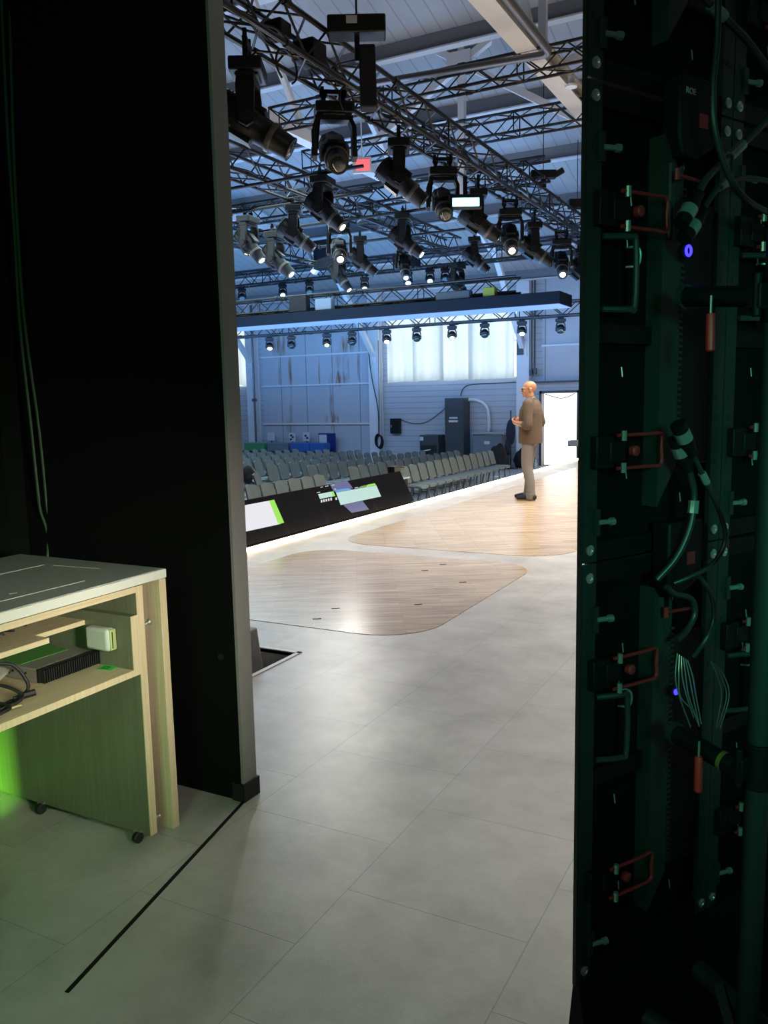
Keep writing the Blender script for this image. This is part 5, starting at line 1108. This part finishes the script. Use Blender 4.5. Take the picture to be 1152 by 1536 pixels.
# sweater
b = MB()
b.ball((0, -0.02, 1.27), (0.205, 0.145, 0.2)); b.ball((0, -0.01, 1.08), (0.195, 0.15, 0.2)); b.ball((0, -0.04, 1.34), (0.175, 0.11, 0.12))
b.lathe([(0.185, 0.845), (0.2, 0.85), (0.204, 0.89), (0.205, 0.93), (0.2, 1.05), (0.197, 1.15), (0.195, 1.25), (0.18, 1.33), (0.14, 1.39), (0.08, 1.42)], Matrix.Diagonal((1, 0.84, 1, 1)) @ Matrix.Translation((0, -0.005, 0)), 28)
limb(b, [(0, -0.015, 1.38), (0, -0.005, 1.475)], [0.1, 0.068])
for s in (-1, 1): limb(b, [(0.07 * s, -0.012, 1.435), (0.185 * s, -0.02, 1.395)], [0.072, 0.07])
for s, e, w in ((shL, elL, wrL), (shR, elR, wrR)):
    q = e + (w - e) * 0.34; limb(b, [s, (s + e) / 2 + Vector((0, 0, 0)), e, (e + q) / 2 + Vector((0, 0, -0.006)), q], [0.078, 0.068, 0.062, 0.054, 0.044], 16)
    f = e + (w - e) * 0.3; d = (w - e).normalized(); b.tube([f, f + d * 0.03], 0.047, 16)
    for kk, tt in enumerate((0.55, 0.7, 0.82)):       # sleeve folds above the bent elbow
        c = s + (e - s) * tt; b.tube([c + Vector((0.058 * cos(a), 0.058 * sin(a), 0.012 * sin(a + kk))) for a in [2 * pi * i / 14 for i in range(14)]], 0.01, 6, True)
sw = b.build('sweater', M['sweater'], man); remesh(sw, 0.009, 3)
MB().tube([(0.064 * cos(a), -0.002 + 0.064 * sin(a), 1.482 - 0.012 * sin(a)) for a in [2 * pi * i / 24 for i in range(24)]], 0.008, 8, True).build('collar', M['collar'], man)
MB().lathe([(0.194, 0.832), (0.203, 0.84), (0.203, 0.885), (0.197, 0.89)], Matrix.Diagonal((1, 0.84, 1, 1)) @ Matrix.Translation((0, -0.006, 0)), 30).build('hem_band', M['sweater'], man)
# trousers
b = MB(); b.ball((0, -0.012, 0.9), (0.165, 0.12, 0.12))
for h, k, a in ((hipL, knL, anL), (hipR, knR, anR)):
    limb(b, [h, (h + k) / 2 + Vector((0, 0.008, 0)), k, (k + a) / 2 + Vector((0, -0.02, 0)), a + Vector((0, -0.005, 0.05)), a + Vector((0, 0.0, -0.03))], [0.09, 0.088, 0.075, 0.071, 0.064, 0.068], 18)
    for kk, (tt, ph) in enumerate(((0.86, 0.0), (0.95, 1.4), (0.12, 2.0))):
        c = k + (a - k) * tt + Vector((0, -0.01, 0)); b.tube([c + Vector((0.062 * cos(x), 0.062 * sin(x), 0.014 * sin(x + ph))) for x in [2 * pi * i / 16 for i in range(16)]], 0.011, 6, True)
tr = b.build('trousers', M['trousers'], man); remesh(tr, 0.010, 3)
for s, a, tz in ((-1, anL, -0.03), (1, anR, 0.06)):
    b = MB(); f = Vector((tz, 1, 0)).normalized()
    limb(b, [a + f * -0.055 + Vector((0, 0, -0.03)), a + f * 0.02 + Vector((0, 0, -0.03)), a + f * 0.12 + Vector((0, 0, -0.043)), a + f * 0.185 + Vector((0, 0, -0.05))], [0.042, 0.045, 0.042, 0.03])
    for v in b.v: v.z = max(v.z, 0.016)
    sh = b.build('shoe', M['shoe'], man); remesh(sh, 0.006, 2)
    sx = f.cross(Vector((0, 0, 1))); c = a + f * 0.065
    MB().prism([Vector((c.x, c.y, 0)) + f * (0.138 * cos(t_)) + sx * (0.046 * sin(t_) * (1 + 0.12 * cos(t_))) for t_ in [2 * pi * i / 22 for i in range(22)]], (0, 0, 0.018)).build('sole', M['shoe_sole'], sh)
# glasses
b = MB()
for s in (-1, 1):
    c = hd + hrot((0.034 * s, 0.098, 0.0)); ux, uz = hrot((1, 0, 0)), Vector((0, 0, 1))
    b.tube([c + ux * 0.026 * cos(a) + uz * 0.019 * sin(a) for a in [2 * pi * i / 18 for i in range(18)]], 0.0032, 6, True)
    b.tube([hd + hrot((0.06 * s, 0.094, 0.008)), hd + hrot((0.078 * s, 0.07, 0.008)), hd + hrot((0.083 * s, -0.01, 0.006))], 0.0034, 6)
b.tube([hd + hrot((-0.01, 0.103, 0.003)), hd + hrot((0.01, 0.103, 0.003))], 0.003, 6)
b.build('glasses', M['rubber'], man)

# ================================================================ light
def area(name, loc, target, sx, sy, power, col, spread=180):
    l = bpy.data.lights.new(name, 'AREA'); l.shape = 'RECTANGLE'; l.size = sx; l.size_y = sy; l.energy = power; l.color = col; l.spread = R(spread)
    o = bpy.data.objects.new(name, l); COL.objects.link(o); o.location = loc
    o.rotation_euler = (Vector(target) - Vector(loc)).to_track_quat('-Z', 'Y').to_euler(); return o
def spot(name, loc, target, power, col, ang, blend=0.4, r=0.1):
    l = bpy.data.lights.new(name, 'SPOT'); l.energy = power; l.color = col; l.spot_size = R(ang); l.spot_blend = blend; l.shadow_soft_size = r
    o = bpy.data.objects.new(name, l); COL.objects.link(o); o.location = loc
    o.rotation_euler = (Vector(target) - Vector(loc)).to_track_quat('-Z', 'Y').to_euler(); return o
# stage wash from the lighting rig
area('stage_wash', (-2.2, 12.5, 4.3), (-2.2, 12.5, 0), 4.0, 10.0, 730, (1.0, 0.93, 0.84), 140)
area('front_fill', (-1.6, 4.2, 5.6), (-1.6, 4.0, 0), 3.0, 2.5, 32, (1.0, 0.96, 0.92))  # added fill over the near floor, apart from the rig
spot('beam_to_stage', bright + Vector((0.25, -0.35, -0.75)), (-1.2, 2.4, 0), 350, (1.0, 0.95, 0.86), 40, 0.6, 0.12)
spot('beam_to_stage', (-7.3, 11.6, 4.5), (-1.2, 2.6, 0), 270, (1.0, 0.95, 0.88), 44, 0.6, 0.12)
spot('beam_to_man', (-1.2, 6.5, 5.8), (MAN.x, MAN.y, 1.0), 360, (1.0, 0.9, 0.8), 30, 0.5, 0.2)
# hidden blue up-lights and cool fills added for roof, wall and seating
area('hall_up_blue', (-13, 19.5, 2.6), (-13, 21, 9), 16, 6, 1300, (0.13, 0.43, 1.0))
area('wall_blue', (-13, 21.0, 3.4), (-13, 27.2, 1.6), 16, 0.8, 190, (0.26, 0.48, 1.0))
area('roof_neutral', (-10, 13, 2.0), (-9, 13.5, 9), 10, 6, 560, (0.5, 0.66, 1.0))
area('seating_cool', (-12, 16, 5.0), (-11, 16.5, -0.8), 9, 5, 460, (0.70, 0.93, 1.0))
# green monitor glow backstage, then added fills for desk and LED wall
area('backstage_green_screen', (-2.2, 0.66, 0.34), (-2.68, 1.92, 0.05), 0.08, 0.16, 6, (0.28, 1.0, 0.07), 50)
area('backstage_green_fill', (-0.9, -0.7, 2.2), (-1.15, 1.0, 0.0), 0.8, 0.6, 15, (0.5, 1.0, 0.6))
area('desk_edge_fill', (0.35, 1.0, 1.3), (-2.0, 1.82, 0.8), 0.25, 0.25, 3.6, (1.0, 0.95, 0.82), 40)  # added fill that brightens the desk edges; no desk lamp stands here
area('backstage_teal', (1.3, -0.5, 1.9), (0.05, 2.6, 1.15), 0.5, 0.5, 4.5, (0.14, 1.0, 0.74), 45)  # added teal fill aimed at the LED wall
area('desk_green', (-1.0, 0.15, 0.9), (-2.3, 1.95, 0.3), 0.3, 0.3, 0.6, (0.3, 1.0, 0.3), 45)  # added weak green fill turned on the desk panels
w = bpy.data.worlds.new('world'); SC.world = w; w.use_nodes = True
w.node_tree.nodes['Background'].inputs[0].default_value = (0.5, 0.65, 0.75, 1); w.node_tree.nodes['Background'].inputs[1].default_value = 0.012
